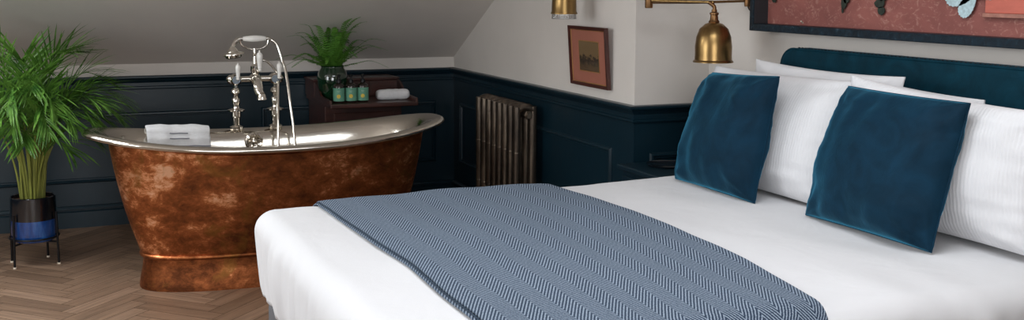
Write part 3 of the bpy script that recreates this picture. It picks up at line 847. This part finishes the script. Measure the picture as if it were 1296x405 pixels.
# ------------------------------------------------------------------ radiator
rd = thing('radiator', 'burnished cast iron column radiator against the dark panelled wall', 'radiator', (2.42, 5.79, 0))
XF_, XBk, ZT = 2.372, 2.468, .812
for k in range(8):
    y = 5.50 + .083 * k
    bm = bmesh.new()
    path = [(XF_, y, .10), (XF_, y, .16), (XF_, y, ZT - .05), (XF_ + .004, y, ZT - .022), (XF_ + .022, y, ZT - .006), ((XF_ + XBk) / 2, y, ZT - .002), (XBk - .022, y, ZT - .006), (XBk - .004, y, ZT - .022), (XBk, y, ZT - .05), (XBk, y, .16), (XBk, y, .10)]
    add_tube(bm, path, .0235, 16, 3)
    add_tube(bm, [(XF_, y, .125), (XBk, y, .125)], .026, 12)
    for zz in (ZT - .042, .125):
        add_lathe(bm, [(.0, -.0415), (.021, -.0415), (.021, .0415), (0, .0415)], ((XF_ + XBk) / 2, y, zz), 18, axis='Y')
    # pinched rib line down the face
    for zz in (.30, .55): add_lathe(bm, [(.0235, -.006), (.0255, 0), (.0235, .006)], (XF_, y, zz), 16, cap=False)
    obj('section', bm, M['iron'], rd, smooth=True, angle=50)
bm = lathe([(0, 0), (.026, 0), (.026, .010), (.022, .014), (.017, .014), (.017, .022), (0, .022)], ((XF_ + XBk) / 2, 5.46, ZT - .042), 6, mat3=Matrix.Rotation(PI / 2, 3, 'X')); obj('end_plug', bm, M['iron'], rd)
for y in (5.50, 5.50 + .083 * 7):
    for x in (XF_, XBk): obj('foot', lathe([(.024, 0), (.026, .012), (.018, .05), (.024, .105)], (x, y, 0), 14), M['iron'], rd, smooth=True)

# ------------------------------------------------------------------ small framed print on the radiator wall
pf = thing('framed_print', 'small sepia landscape print with salmon mount in a dark red frame', 'picture', (XS - .01, 4.93, .98))
def ipt(u, v, o):  # u along -Y (0 left .. 1 right), v up; hangs with top tipped forward a touch
    y = 5.085 + (4.668 - 5.085) * u; z = .981 + .309 * v
    return V((XS - .012 - o - .022 * v, y, z))
def frame_ring(u0, v0, u1, v1, o0, o1, w, mat, name, asp=.309 / .431):
    bm = bmesh.new()
    outs = [(u0, v0), (u1, v0), (u1, v1), (u0, v1)]; wu = w; wv = w / asp
    ins = [(u0 + wu, v0 + wv), (u1 - wu, v0 + wv), (u1 - wu, v1 - wv), (u0 + wu, v1 - wv)]
    A = [bm.verts.new(ipt(*q, o0)) for q in outs]; B = [bm.verts.new(ipt(*q, o1)) for q in outs]; C = [bm.verts.new(ipt(*q, o1 - .003)) for q in ins]; D = [bm.verts.new(ipt(*q, o0)) for q in ins]
    for k in range(4):
        q = (k + 1) % 4
        bm.faces.new((A[k], A[q], B[q], B[k])); bm.faces.new((B[k], B[q], C[q], C[k])); bm.faces.new((C[k], C[q], D[q], D[k]))
    return obj(name, bm, mat, pf)
frame_ring(0, 0, 1, 1, 0, .020, .040, M['frame_red'], 'frame')
frame_ring(.035, .05, .965, .95, .004, .013, .014, M['gilt'], 'slip')
def ipl(u0, v0, u1, v1, o0, o1, mat, name):
    bm = bmesh.new(); uvl_ = bm.loops.layers.uv.new('UVMap')
    A = [bm.verts.new(ipt(*q, o1)) for q in ((u0, v0), (u1, v0), (u1, v1), (u0, v1))]; B = [bm.verts.new(ipt(*q, o0)) for q in ((u0, v0), (u1, v0), (u1, v1), (u0, v1))]
    f = bm.faces.new(A)
    for l, q in zip(f.loops, ((0, 0), (1, 0), (1, 1), (0, 1))): l[uvl_].uv = q
    for k in range(4): bm.faces.new((A[k], B[k], B[(k + 1) % 4], A[(k + 1) % 4]))
    bm.faces.new(B[::-1])
    return obj(name, bm, mat, pf, recalc=False)
ipl(.04, .055, .96, .945, .001, .008, M['mount_pink'], 'mount')
ipl(.235, .245, .775, .765, .008, .0088, M['gilt'], 'print_border')
ipl(.25, .262, .76, .75, .0088, .0096, M['print'], 'print')

# ------------------------------------------------------------------ large shadow box over the headboard
sb = thing('shadow_box', 'large deep blue-black box frame with pink board and pinned butterflies above headboard', 'artwork', (XH, 3.0, 1.30))
A0, A1, Z0, Z1 = 3.991, 1.95, 1.302, 1.95
XFr = 2.85
bm = bmesh.new(); t_ = .026
def fr_box(y0, y1, z0, z1): add_box(bm, (XFr, y0, z0), (XH - .001, y1, z1), .003, 2)
fr_box(A0 - t_, A0, Z0, Z1); fr_box(A1, A1 + t_, Z0, Z1); fr_box(A1 + t_, A0 - t_, Z0, Z0 + .032); fr_box(A1 + t_, A0 - t_, Z1 - .024, Z1)
obj('frame', bm, M['boxframe'], sb)
bm = box((XFr + .006, A0 - t_ - .004, Z0 + .02), (XH - .002, A0 - t_, Z1 - .02)); obj('side_lining', bm, M['charcoal'], sb)
obj('backboard', box((XH - .022, A1 + t_, Z0 + .02), (XH - .001, A0 - t_ - .004, Z1 - .02)), M['pink'], sb)
XPk = XH - .022
obj('coral_plank', box((XPk - .012, A1 + t_, 1.412), (XPk, 2.735, 1.60), .003), M['coral'], sb)
obj('plank_ledge', box((XPk - .018, A1 + t_, 1.398), (XPk, 2.74, 1.412), .002), M['coral_edge'], sb)
def flat_shape(name, pts, xoff, thick, mat, fold=0):
    bm = bmesh.new()
    A = [bm.verts.new((XPk - xoff - thick, y, z)) for y, z in pts]; B = [bm.verts.new((XPk - xoff, y, z)) for y, z in pts]; n = len(pts)
    bm.faces.new(A); bm.faces.new(B[::-1])
    for k in range(n): bm.faces.new((A[k], B[k], B[(k + 1) % n], A[(k + 1) % n]))
    return obj(name, bm, mat, sb)
# white butterfly: two hind wings with scalloped edge, body and fore wings (upper part beyond the frame of view)
def wing(cy0, cz0, ang, L_, W_):
    pts = []
    for k in range(44):
        t = 2 * PI * k / 44; r_ = 1 + (.07 if k % 2 else 0) * (1 if math.cos(t) > -.3 else 0)
        a_, b_ = L_ * .5 * math.cos(t) * r_, W_ * .5 * math.sin(t) * (1 + .35 * math.cos(t)) * r_
        a_ += L_ * .5
        pts.append((cy0 + a_ * math.cos(ang) - b_ * math.sin(ang), cz0 + a_ * math.sin(ang) + b_ * math.cos(ang)))
    return pts
bc = (2.775, 1.478)
for ang, L_, W_ in ((math.radians(-50), .100, .056), (math.radians(-8), .135, .062), (math.radians(165), .11, .07), (math.radians(75), .12, .06)):
    w = flat_shape('butterfly_wing', wing(bc[0], bc[1], ang, L_, W_), .012, .0025, M['wing'])
obj('butterfly_body', tube([(XPk - .014, bc[0] + .025, bc[1] + .022), (XPk - .018, bc[0], bc[1] + .002), (XPk - .014, bc[0] - .018, bc[1] - .016)], lambda t: .003 + .003 * math.sin(PI * t), 8, 4), M['leaf_dark'], sb, smooth=True)
# dark winged specimens hanging into view
def blob(cy0, cz0, ry, rz_, seed):
    return [(cy0 + ry * math.cos(2 * PI * k / 26) * (1 + .22 * noise.noise(V((math.cos(2 * PI * k / 26) * 1.6, math.sin(2 * PI * k / 26) * 1.6, seed)))), cz0 + rz_ * math.sin(2 * PI * k / 26) * (1 + .22 * noise.noise(V((k * .5, seed, 3))))) for k in range(26)]
for (cy0, cz0, ry, rz_, s_) in ((3.45, 1.432, .016, .022, 1), (3.435, 1.462, .02, .03, 2), (3.455, 1.405, .005, .012, 9), (3.235, 1.408, .019, .016, 3), (3.245, 1.436, .026, .018, 4), (3.23, 1.468, .024, .024, 5), (3.905, 1.442, .016, .014, 6)):
    flat_shape('pressed_leaf', blob(cy0, cz0, ry, rz_, s_), .008, .004, M['leaf_dark'])
obj('pin', tube([(XPk - .012, 3.70, 1.345), (XPk - .03, 3.69, 1.353)], .003, 8), M['bone'], sb)

# ------------------------------------------------------------------ brass wall lamps
def bell(bm, c, rim, h, bev=True):
    prof = [(.012, h), (.022, h * .985), (rim * .46, h * .95), (rim * .74, h * .83), (rim * .90, h * .62), (rim * .96, h * .38), (rim * .955, h * .16), (rim * .97, h * .04), (rim * 1.05, 0), (rim * 1.05, -.004), (rim * .95, 0), (rim * .93, h * .16), (rim * .89, h * .38), (rim * .8, h * .62), (rim * .62, h * .80), (rim * .3, h * .92), (0, h * .95)]
    add_lathe(bm, prof, c, 48, cap=False)
L1 = V((2.64, 3.955, 1.171))
wl = thing('wall_lamp', 'brass swing-arm wall lamp with bell shade above the left cushion', 'lamp', (XH, 4.08, 1.43))
bm = bmesh.new(); bell(bm, L1, .084, .172); obj('shade', bm, M['brass'], wl, smooth=True)
za = 1.432
bm = lathe([(.021, .164), (.024, .174), (.018, .182), (.016, .202), (.020, .205), (.020, .212), (.012, .216), (.012, .226)], L1, 24)
add_tube(bm, [L1 + V((0, 0, .215)), L1 + V((.0, 0, .235)), L1 + V((-.006, .004, .245)), L1 + V((-.022, .012, .258))], .0085, 14, 5)
obj('neck', bm, M['brass_dark'], wl, smooth=True)
obj('bulb', lathe([(0, .03), (.018, .034), (.026, .055), (.020, .085), (.014, .11), (0, .11)], L1, 18), M['porcelain'], wl, smooth=True)
EL = V((2.475, 4.235, za)); EN = L1 + V((-.022, .012, .258))
obj('arm', tube([EN + V((.02, -.012, 0)), EL + V((0, 0, .0))], .0072, 12), M['brass'], wl, smooth=True)
MT = V((XH - .035, 4.10, za + .004))
obj('arm', tube([EL + V((.0, .0, -.009)), (EL + MT) / 2 + V((0, 0, -.010)), MT + V((0, 0, -.004))], .0058, 12), M['brass_dark'], wl, smooth=True)
bm = lathe([(.016, -.030), (.018, -.026), (.018, .018), (.012, .024), (.012, .030), (0, .032)], EL + V((0, 0, -.004)), 20)
obj('elbow_joint', bm, M['brass_dark'], wl, smooth=True)
bm = lathe([(.0, 0), (.045, 0), (.045, .008), (.030, .014), (.012, .018), (.010, .035), (0, .035)], (XH - .001, 4.10, za + .004), 28, mat3=Matrix.Rotation(-PI / 2, 3, 'Y'))
add_lathe(bm, [(.013, -.030), (.015, -.02), (.015, .02), (.010, .03)], MT, 18)
obj('wall_plate', bm, M['brass_dark'], wl, smooth=True)
obj('cable', tube([MT + V((0, 0, -.022)), MT + V((.006, -.01, -.045)), MT + V((.018, -.045, -.062)), MT + V((.027, -.10, -.085))], .0028, 8, 6), M['cable'], wl, smooth=True)

L2 = V((2.36, 4.88, 1.356))
w2 = thing('wall_lamp', 'brass wall lamp with ribbed glass collar at top edge above the framed print', 'lamp', (XS, 4.88, 1.47))
bm = bmesh.new()
add_lathe(bm, [(.014, .15), (.022, .148), (.045, .135), (.058, .105), (.062, .06), (.063, .01), (.068, 0), (.068, -.004), (.061, 0), (.060, .06), (.055, .10), (.04, .128), (0, .14)], L2 + V((0, 0, .003)), 48, cap=False)
obj('shade', bm, M['brass'], w2, smooth=True)
bm = bmesh.new(); ringsG = []
for r_, z in ((.060, .004), (.061, -.018), (.062, -.026), (.058, -.026), (.056, -.018), (.056, .004)):
    ringsG.append([L2 + V(((r_ + .0012 * math.cos(k * PI / 2)) * math.cos(2 * PI * k / 96), (r_ + .0012 * math.cos(k * PI / 2)) * math.sin(2 * PI * k / 96), z)) for k in range(96)])
loft(bm, ringsG); obj('glass_collar', bm, M['glass'], w2, smooth=True)
bm = lathe([(.018, .145), (.018, .165), (.011, .17), (.011, .19)], L2, 20)
add_tube(bm, [L2 + V((0, 0, .185)), L2 + V((.01, 0, .22)), L2 + V((.06, 0, .24)), L2 + V((.165, 0, .235))], .008, 12, 6)
obj('arm', bm, M['brass_dark'], w2, smooth=True)
obj('wall_plate', lathe([(0, 0), (.045, 0), (.045, .008), (.028, .016), (0, .02)], (XS - .001, 4.88, L2.z + .235), 28, mat3=Matrix.Rotation(-PI / 2, 3, 'Y')), M['brass_dark'], w2, smooth=True)

# ------------------------------------------------------------------ bedside table
nsd = thing('bedside_table', 'dark teal painted bedside table between the bed and the return wall', 'bedside table', (2.66, 4.19, 0))
obj('carcass', box((2.44, 4.00, .08), (2.92, 4.395, .635), .004), M['navy'], nsd)
obj('tabletop', box((2.415, 3.975, .635), (2.93, 4.405, .660), .006, 3), M['navy'], nsd)
obj('drawer', box((2.426, 4.03, .44), (2.44, 4.37, .61), .004), M['navy'], nsd)
for x in (2.47, 2.89):
    for y in (4.03, 4.37): obj('leg', lathe([(.016, 0), (.022, .082)], (x, y, 0), 12), M['black_metal'], nsd)
# dark dish and a black bedside telephone with curved handset
bm = lathe([(0, .660), (.075, .660), (.09, .664), (.095, .672), (.092, .673), (.085, .667), (0, .665)], (2.60, 4.26, 0), 40)
solo('dish', bm, M['pot_dark'], 'shallow shiny black dish on the bedside table', 'dish', (2.60, 4.26, .66), smooth=True)
ph = thing('telephone', 'small black telephone standing on the bedside table beside the dish', 'telephone', (2.76, 4.2, .66))
bm = bmesh.new(); add_prism(bm, [(2.705, .660), (2.84, .660), (2.84, .70), (2.80, .715), (2.73, .685)], 'Y', 4.13, 4.28); obj('body', bm, M['pump'], ph, smooth=True, angle=80)
obj('handset', tube([(2.735, 4.12, .715), (2.735, 4.15, .742), (2.735, 4.205, .752), (2.735, 4.26, .742), (2.735, 4.29, .715)], lambda t: .016 + .010 * abs(2 * t - 1) ** 3, 14, 6), M['pot_dark'], ph, smooth=True)

# ------------------------------------------------------------------ bed
BX0, BX1, BY0, BY1, BZ = .615, 2.835, 2.02, 3.875, .70
bed = thing('bed', 'large double bed with teal velvet headboard and grey upholstered base', 'bed', (1.7, 2.95, 0))
obj('base', box((.665, 2.08, .06), (2.83, 3.82, .36), .02, 3), M['bed_fabric'], bed)
obj('mattress', box((.68, 2.09, .36), (2.83, 3.81, .62), .06, 4), M['cotton'], bed)
for x in (.75, 2.75):
    for y in (2.16, 3.74): obj('leg', lathe([(.02, 0), (.028, .062)], (x, y, 0), 16), M['black_metal'], bed)
# headboard with rounded top corners, piped edge with nail heads
HY0, HY1, HZ = 2.13, 3.775, 1.240
def hb_outline(ins=0, r_=.085, n=8):
    y0, y1, z1 = HY0 + ins, HY1 - ins, HZ - ins; r_ = max(r_ - ins, .01)
    pts = [(y0, .2)]
    pts += [(y0 + r_ - r_ * math.cos(k / n * PI / 2), z1 - r_ + r_ * math.sin(k / n * PI / 2)) for k in range(n + 1)]
    pts += [(y1 - r_ + r_ * math.sin(k / n * PI / 2), z1 - r_ + r_ * math.cos(k / n * PI / 2)) for k in range(n + 1)]
    pts += [(y1, .2)]
    return pts
bm = bmesh.new(); rings = []
for ins, x in ((0, XH - .003), (0, 2.872), (.006, 2.862), (.016, 2.855), (.035, 2.853)):
    rings.append([bm.verts.new((x, y, z)) for y, z in hb_outline(ins)])
for A, B in zip(rings, rings[1:]):
    for k in range(len(A)): bm.faces.new((A[k], A[(k + 1) % len(A)], B[(k + 1) % len(A)], B[k]))
bm.faces.new(rings[0]); bm.faces.new(rings[-1])
hb = obj('headboard', bm, M['velvet_hb'], bed, smooth=True, angle=35)
ol = hb_outline(.004)
bm = bmesh.new(); add_tube(bm, [(2.864, y, z) for y, z in ol[1:-1]], .0055, 8); obj('piping', bm, M['velvet_hb'], hb, smooth=True)
bm = bmesh.new()
yy = HY0 + .1
while yy < HY1 - .08:
    add_lathe(bm, [(.0, .0042), (.0038, .0025), (.005, 0)], (2.885, yy, HZ + .0005), 8); yy += .021
o_ = obj('nail_heads', bm, M['black_metal'], hb, smooth=True); o_['kind'] = 'stuff'

# duvet: rounded open box
RD = .085
def rnd_pt(p, grow=0):
    r = RD
    inner = V((max(p.x, BX0 + r), min(max(p.y, BY0 + r), BY1 - r), min(p.z, BZ - r)))
    d = p - inner
    if d.length < 1e-6: return p.copy(), V((0, 0, 1))
    n = d.normalized()
    return inner + n * (r + grow), n
def dv(p, n):
    q = p
    h = .010 * noise.noise(V((q.x * 2.3, q.y * 2.0, q.z * 2))) + .005 * noise.noise(V((q.x * 7, q.y * 3.2, q.z * 2 + 5)))
    side = 1 - max(0, n.z)
    h += side * (.022 * noise.noise(V((q.x * 12, q.y * 12, q.z * 1.2))) + .013 * noise.noise(V((q.x * 24, q.y * 24, q.z * 2.0)))) * min(1, (BZ + .02 - q.z) / .15)
    h -= .010 * max(0, n.z) * (1 if q.z > .5 else 0) * 0
    return h
def face_grid(bm, fn, nu, nv):
    g_ = [[bm.verts.new(fn(i / nu, j / nv)) for j in range(nv + 1)] for i in range(nu + 1)]
    for i in range(nu):
        for j in range(nv): bm.faces.new((g_[i][j], g_[i + 1][j], g_[i + 1][j + 1], g_[i][j + 1]))
HEM = .40
bm = bmesh.new(); X1_, X0_, Y0_, Y1_ = 2.80, BX0, BY0, BY1
def cos_sp(t): return t
face_grid(bm, lambda u, v: V((X0_ + u * (X1_ - X0_), Y0_ + v * (Y1_ - Y0_), BZ)), 110, 96)
face_grid(bm, lambda u, v: V((X0_, Y0_ + u * (Y1_ - Y0_), HEM + v * (BZ - HEM))), 96, 22)
face_grid(bm, lambda u, v: V((X0_ + u * (X1_ - X0_), Y0_, HEM + v * (BZ - HEM))), 110, 22)
face_grid(bm, lambda u, v: V((X0_ + u * (X1_ - X0_), Y1_, HEM + v * (BZ - HEM))), 110, 22)
bmesh.ops.remove_doubles(bm, verts=bm.verts, dist=1e-4)
for v in bm.verts:
    p, n = rnd_pt(v.co)
    if abs(v.co.z - HEM) < .2 and n.z < .3:
        t_ = (HEM + .2 - v.co.z) / .2; p = p - n * .018 * max(0, t_) ** 2      # hem tucks in
        if v.co.z < HEM + .001: p.z += .012 * noise.noise(V((p.x * 6, p.y * 6, 0)))
    v.co = p + n * dv(p, n)
bmesh.ops.recalc_face_normals(bm, faces=bm.faces)
dvt = solo('duvet', bm, M['cotton'], 'plain white duvet spread over the whole bed and hanging at the foot', 'duvet', (1.7, 2.95, .36), smooth=True, angle=80, recalc=True)
sd = dvt.modifiers.new('thickness', 'SOLIDIFY'); sd.thickness = .012; sd.offset = -1

# herringbone throw over the bed
TL_, TR_ = .835, 1.755
half = (BY1 - BY0)
def throw_pt(u, s, layer, trim=0):
    """u 0..1 across X, s arclength from far hem to near hem"""
    far_drop = .22; top = BY1 - BY0; near_drop = .30
    if s < far_drop: base = V((0, BY1, BZ - (far_drop - s)))
    elif s < far_drop + top: base = V((0, BY1 - (s - far_drop), BZ))
    else: base = V((0, BY0, BZ - (s - far_drop - top)))
    k = max(0, s - 1.1)
    xl = TL_ + trim + .05 * min(1, s / 1.3) + .008 * noise.noise(V((s * 2.2, 0, 7)))
    xr = TR_ - .01 + .075 * math.sin(min(1, s / 2.1) * PI) - .06 * max(0, s - 1.6) ** 1.1 * 1.6
    base.x = xl + u * (xr - xl)
    p, n = rnd_pt(base)
    return p + n * (dv(p, n) + .006 + layer + .0025 * noise.noise(V((base.x * 5, s * 5, 2)))), n
def throw_mesh(layer, thick, trim, name, mat, parent):
    bm = bmesh.new(); uvl_ = bm.loops.layers.uv.new('UVMap'); S = .22 + (BY1 - BY0) + .30; nu, ns = 60, 150
    T, Bt = [], []
    for i in range(nu + 1):
        T.append([]); Bt.append([])
        for j in range(ns + 1):
            u = i / nu; s = j / ns * S
            p, n = throw_pt(u, s, layer, trim)
            e = min(i, nu - i) / 2.0; th = thick * (.55 + .45 * min(1, e))
            T[i].append((bm.verts.new(p + n * th), (u * .92, s))); Bt[i].append((bm.verts.new(p), (u * .92, s)))
    def q(a, b_, c_, d_):
        f = bm.faces.new([x[0] for x in (a, b_, c_, d_)]); f.smooth = True
        for l, x in zip(f.loops, (a, b_, c_, d_)): l[uvl_].uv = x[1]
    for i in range(nu):
        for j in range(ns):
            q(T[i][j], T[i + 1][j], T[i + 1][j + 1], T[i][j + 1]); q(Bt[i][j], Bt[i][j + 1], Bt[i + 1][j + 1], Bt[i + 1][j])
    for j in range(ns):
        q(T[0][j], T[0][j + 1], Bt[0][j + 1], Bt[0][j]); q(T[nu][j], Bt[nu][j], Bt[nu][j + 1], T[nu][j + 1])
    for i in range(nu):
        q(T[i][0], Bt[i][0], Bt[i + 1][0], T[i + 1][0]); q(T[i][ns], T[i + 1][ns], Bt[i + 1][ns], Bt[i][ns])
    return obj(name, bm, mat, parent, smooth=True, angle=60)
th = thing('wool_throw', 'blue grey herringbone wool throw folded across the lower half of the bed', 'throw', (1.3, 2.95, .72))
throw_mesh(.0, .006, 0, 'under_layer', M['wool'], th)
throw_mesh(.0085, .007, .012, 'top_layer', M['wool'], th)
bm = bmesh.new(); add_tube(bm, [throw_pt(0, .05 + 2.2 * k / 120, .0072, .008)[0] for k in range(121)], .0018, 6)
obj('layer_line', bm, M['layer_dark'], th, smooth=True)['label'] = 'dark line between the folded layers'  # dark tube laid in the gap between the two layers

# ------------------------------------------------------------------ pillows and cushions
def pillow(name, mat, TLc, TRc, BRc, BLc, thick, label, cat, group, seed, bow=.035, wr=.006, piping=False, plump=2.2, back=1.0, nn=44):
    TLc, TRc, BRc, BLc = map(V, (TLc, TRc, BRc, BLc))
    nrm = ((TRc - BLc).cross(TLc - BRc)).normalized()
    if nrm.x > 0: nrm = -nrm         # towards the room
    bm = bmesh.new(); uvl_ = bm.loops.layers.uv.new('UVMap')
    ctr = (TLc + TRc + BRc + BLc) / 4; wv = (TRc - TLc).length
    def pos(u, v, sgn):
        # bowed outline with pointed corners
        bu = u + (.5 - u) * 2 * bow * (1 - (2 * v - 1) ** 2) ** 1.0 * abs(2 * u - 1) ** 3 * 1.0
        bv = v + (.5 - v) * 2 * bow * (1 - (2 * u - 1) ** 2) ** 1.0 * abs(2 * v - 1) ** 3 * 1.0
        p = TLc.lerp(TRc, bu).lerp(BLc.lerp(BRc, bu), 1 - bv)
        a, b_ = abs(2 * u - 1), abs(2 * v - 1)
        t = ((1 - a ** plump) * (1 - b_ ** plump)) ** (.46 if piping else .58)
        # weight settles to the lower half
        t *= 1 + .10 * (1 - v) - .06 * v
        edge = (1 - (1 - a) * (1 - b_))
        w = wr * (noise.noise(V((u * 3.2, v * 3.2, seed))) * 1.6 + noise.noise(V((u * 9, v * 3.5, seed + 4))) * edge + .7 * noise.noise(V((u * 4, v * 15, seed + 9))) * edge ** 2 * 1.2)
        # gathers radiating from the corners
        for cu, cv in ((0, 0), (1, 0), (0, 1), (1, 1)):
            du, dv_ = u - cu, v - cv; rr_ = math.hypot(du, dv_)
            if rr_ < .42 and rr_ > .02:
                w += wr * .8 * math.sin(math.atan2(dv_, du) * 9 + seed) * (1 - rr_ / .42) * min(1, rr_ / .1)
        fac = 1 if sgn > 0 else back
        return p + nrm * sgn * (thick * .5 * t * fac + .0025) + nrm * w * min(1, t * 2.2)
    idx = {}
    for sgn in (1, -1):
        for i in range(nn + 1):
            for j in range(nn + 1):
                # denser towards edges
                u = .5 - .5 * math.cos(PI * i / nn); v = .5 - .5 * math.cos(PI * j / nn); u = .6 * u + .4 * i / nn; v = .6 * v + .4 * j / nn
                idx[(sgn, i, j)] = (bm.verts.new(pos(u, v, sgn)), (u * wv / .75, v))
    def q(*ks):
        f = bm.faces.new([idx[k][0] for k in ks])
        for l, k in zip(f.loops, ks): l[uvl_].uv = idx[k][1]
    for i in range(nn):
        for j in range(nn):
            q((1, i, j), (1, i + 1, j), (1, i + 1, j + 1), (1, i, j + 1)); q((-1, i, j), (-1, i, j + 1), (-1, i + 1, j + 1), (-1, i + 1, j))
    for k in range(nn):
        q((1, k, 0), (-1, k, 0), (-1, k + 1, 0), (1, k + 1, 0)); q((1, k, nn), (1, k + 1, nn), (-1, k + 1, nn), (-1, k, nn))
        q((1, 0, k), (1, 0, k + 1), (-1, 0, k + 1), (-1, 0, k)); q((1, nn, k), (-1, nn, k), (-1, nn, k + 1), (1, nn, k + 1))
    og = (BLc + BRc) / 2
    if not piping:
        return solo(name, bm, mat, label, cat, og, group, smooth=True, angle=75)
    t = thing(name, label, cat, og, group)
    obj('cover', bm, mat, t, smooth=True, angle=75)
    loop_ = []
    for a in range(4):
        for k in range(24):
            s = k / 24
            u, v = ((s, 0), (1, s), (1 - s, 1), (0, 1 - s))[a]
            loop_.append((pos(u, v, 1) + pos(u, v, -1)) / 2)
    loop_.append(loop_[0])
    obj('seam', tube(loop_, .0028, 6, 0, False), mat, t, smooth=True)
    return t
ZP = .708
PG = 'white pillows against the headboard'
pillow('pillow', M['cotton'], (2.745, 3.785, 1.190), (2.735, 2.90, 1.185), (2.70, 2.90, ZP + .01), (2.70, 3.80, ZP + .01), .14, 'white pillow at the back left leaning on the headboard, its corner tallest', 'pillow', PG, 1, bow=.03, wr=.008)
pillow('pillow', M['cotton'], (2.735, 3.05, 1.160), (2.745, 2.555, 1.138), (2.70, 2.50, ZP + .01), (2.70, 3.05, ZP + .01), .13, 'white pillow at the back right, mostly hidden behind the front right pillow', 'pillow', PG, 2, bow=.015)
pillow('pillow', M['cotton_rib'], (2.615, 3.895, 1.157), (2.63, 2.96, 1.165), (2.50, 2.94, ZP), (2.45, 3.885, ZP), .19, 'ribbed white front pillow behind the left teal cushion', 'pillow', PG, 3, bow=.02, wr=.008)
pillow('pillow', M['cotton_rib'], (2.555, 2.968, 1.192), (2.62, 2.18, 1.14), (2.61, 2.16, ZP), (2.53, 2.99, ZP), .19, 'ribbed white front pillow behind the right teal cushion', 'pillow', PG, 4, bow=.03, wr=.008)
CG = 'teal velvet cushions on the bed'
pillow('cushion', M['velvet'], (2.50, 3.745, 1.141), (2.435, 3.215, 1.169), (2.335, 3.205, ZP - .002), (2.325, 3.735, ZP - .002), .215, 'square teal velvet cushion on the left, under the hanging brass lamp', 'cushion', CG, 5, bow=.008, wr=.010, piping=True, plump=2.2, back=.45)
pillow('cushion', M['velvet'], (2.53, 2.95, 1.154), (2.515, 2.395, 1.152), (2.395, 2.40, ZP - .002), (2.385, 2.975, ZP - .002), .215, 'square teal velvet cushion on the right, nearer the camera', 'cushion', CG, 6, bow=.008, wr=.010, piping=True, plump=2.2, back=.45)

# ------------------------------------------------------------------ light: daylight through wall and roof windows, plus an added ceiling light
wd = bpy.data.worlds.new('sky'); sc.world = wd; wd.use_nodes = True
bg = wd.node_tree.nodes['Background']; bg.inputs[0].default_value = (.85, .92, 1, 1); bg.inputs[1].default_value = 1.2
def area(name, loc, rot_, sx, sy, power, col):
    l = bpy.data.lights.new(name, 'AREA'); l.shape = 'RECTANGLE'; l.size = sx; l.size_y = sy; l.energy = power; l.color = col
    o = bpy.data.objects.new(name, l); COL.objects.link(o); o.location = loc; o.rotation_euler = rot_; return o
area('window_light_left', (XL - .10, (WL[0] + WL[1]) / 2, (WL[2] + WL[3]) / 2), (0, -PI / 2, 0), WL[3] - WL[2], WL[1] - WL[0], 42, (.93, .97, 1))
area('window_light_front', ((WF[0] + WF[1]) / 2, YF - .10, (WF[2] + WF[3]) / 2), (PI / 2, 0, 0), WF[1] - WF[0], WF[3] - WF[2], 64, (.97, .98, 1))
yc = (RW[2] + RW[3]) / 2; nrm_a = math.atan(SL)
o = area('window_light_roof', ((RW[0] + RW[1]) / 2, yc + .16 * math.sin(nrm_a), slope_z(yc) + .16), (-nrm_a, 0, 0), RW[1] - RW[0] - .1, (RW[3] - RW[2] - .1) / math.cos(nrm_a), 45, (.93, .98, 1))
area('added_light_ceiling', ((SK[0] + SK[1]) / 2, (SK[2] + SK[3]) / 2, ZC + .15), (0, 0, 0), SK[1] - SK[0] - .1, SK[3] - SK[2] - .1, 27, (.93, .97, 1))  # added overhead light for the bed, no such opening known
sc.view_settings.view_transform = 'Standard'; sc.view_settings.look = 'None'; sc.view_settings.gamma = 1; sc.view_settings.exposure = .3
try: sc.view_settings.use_curve_mapping = False
except Exception: pass
sc.cycles.use_denoising = True
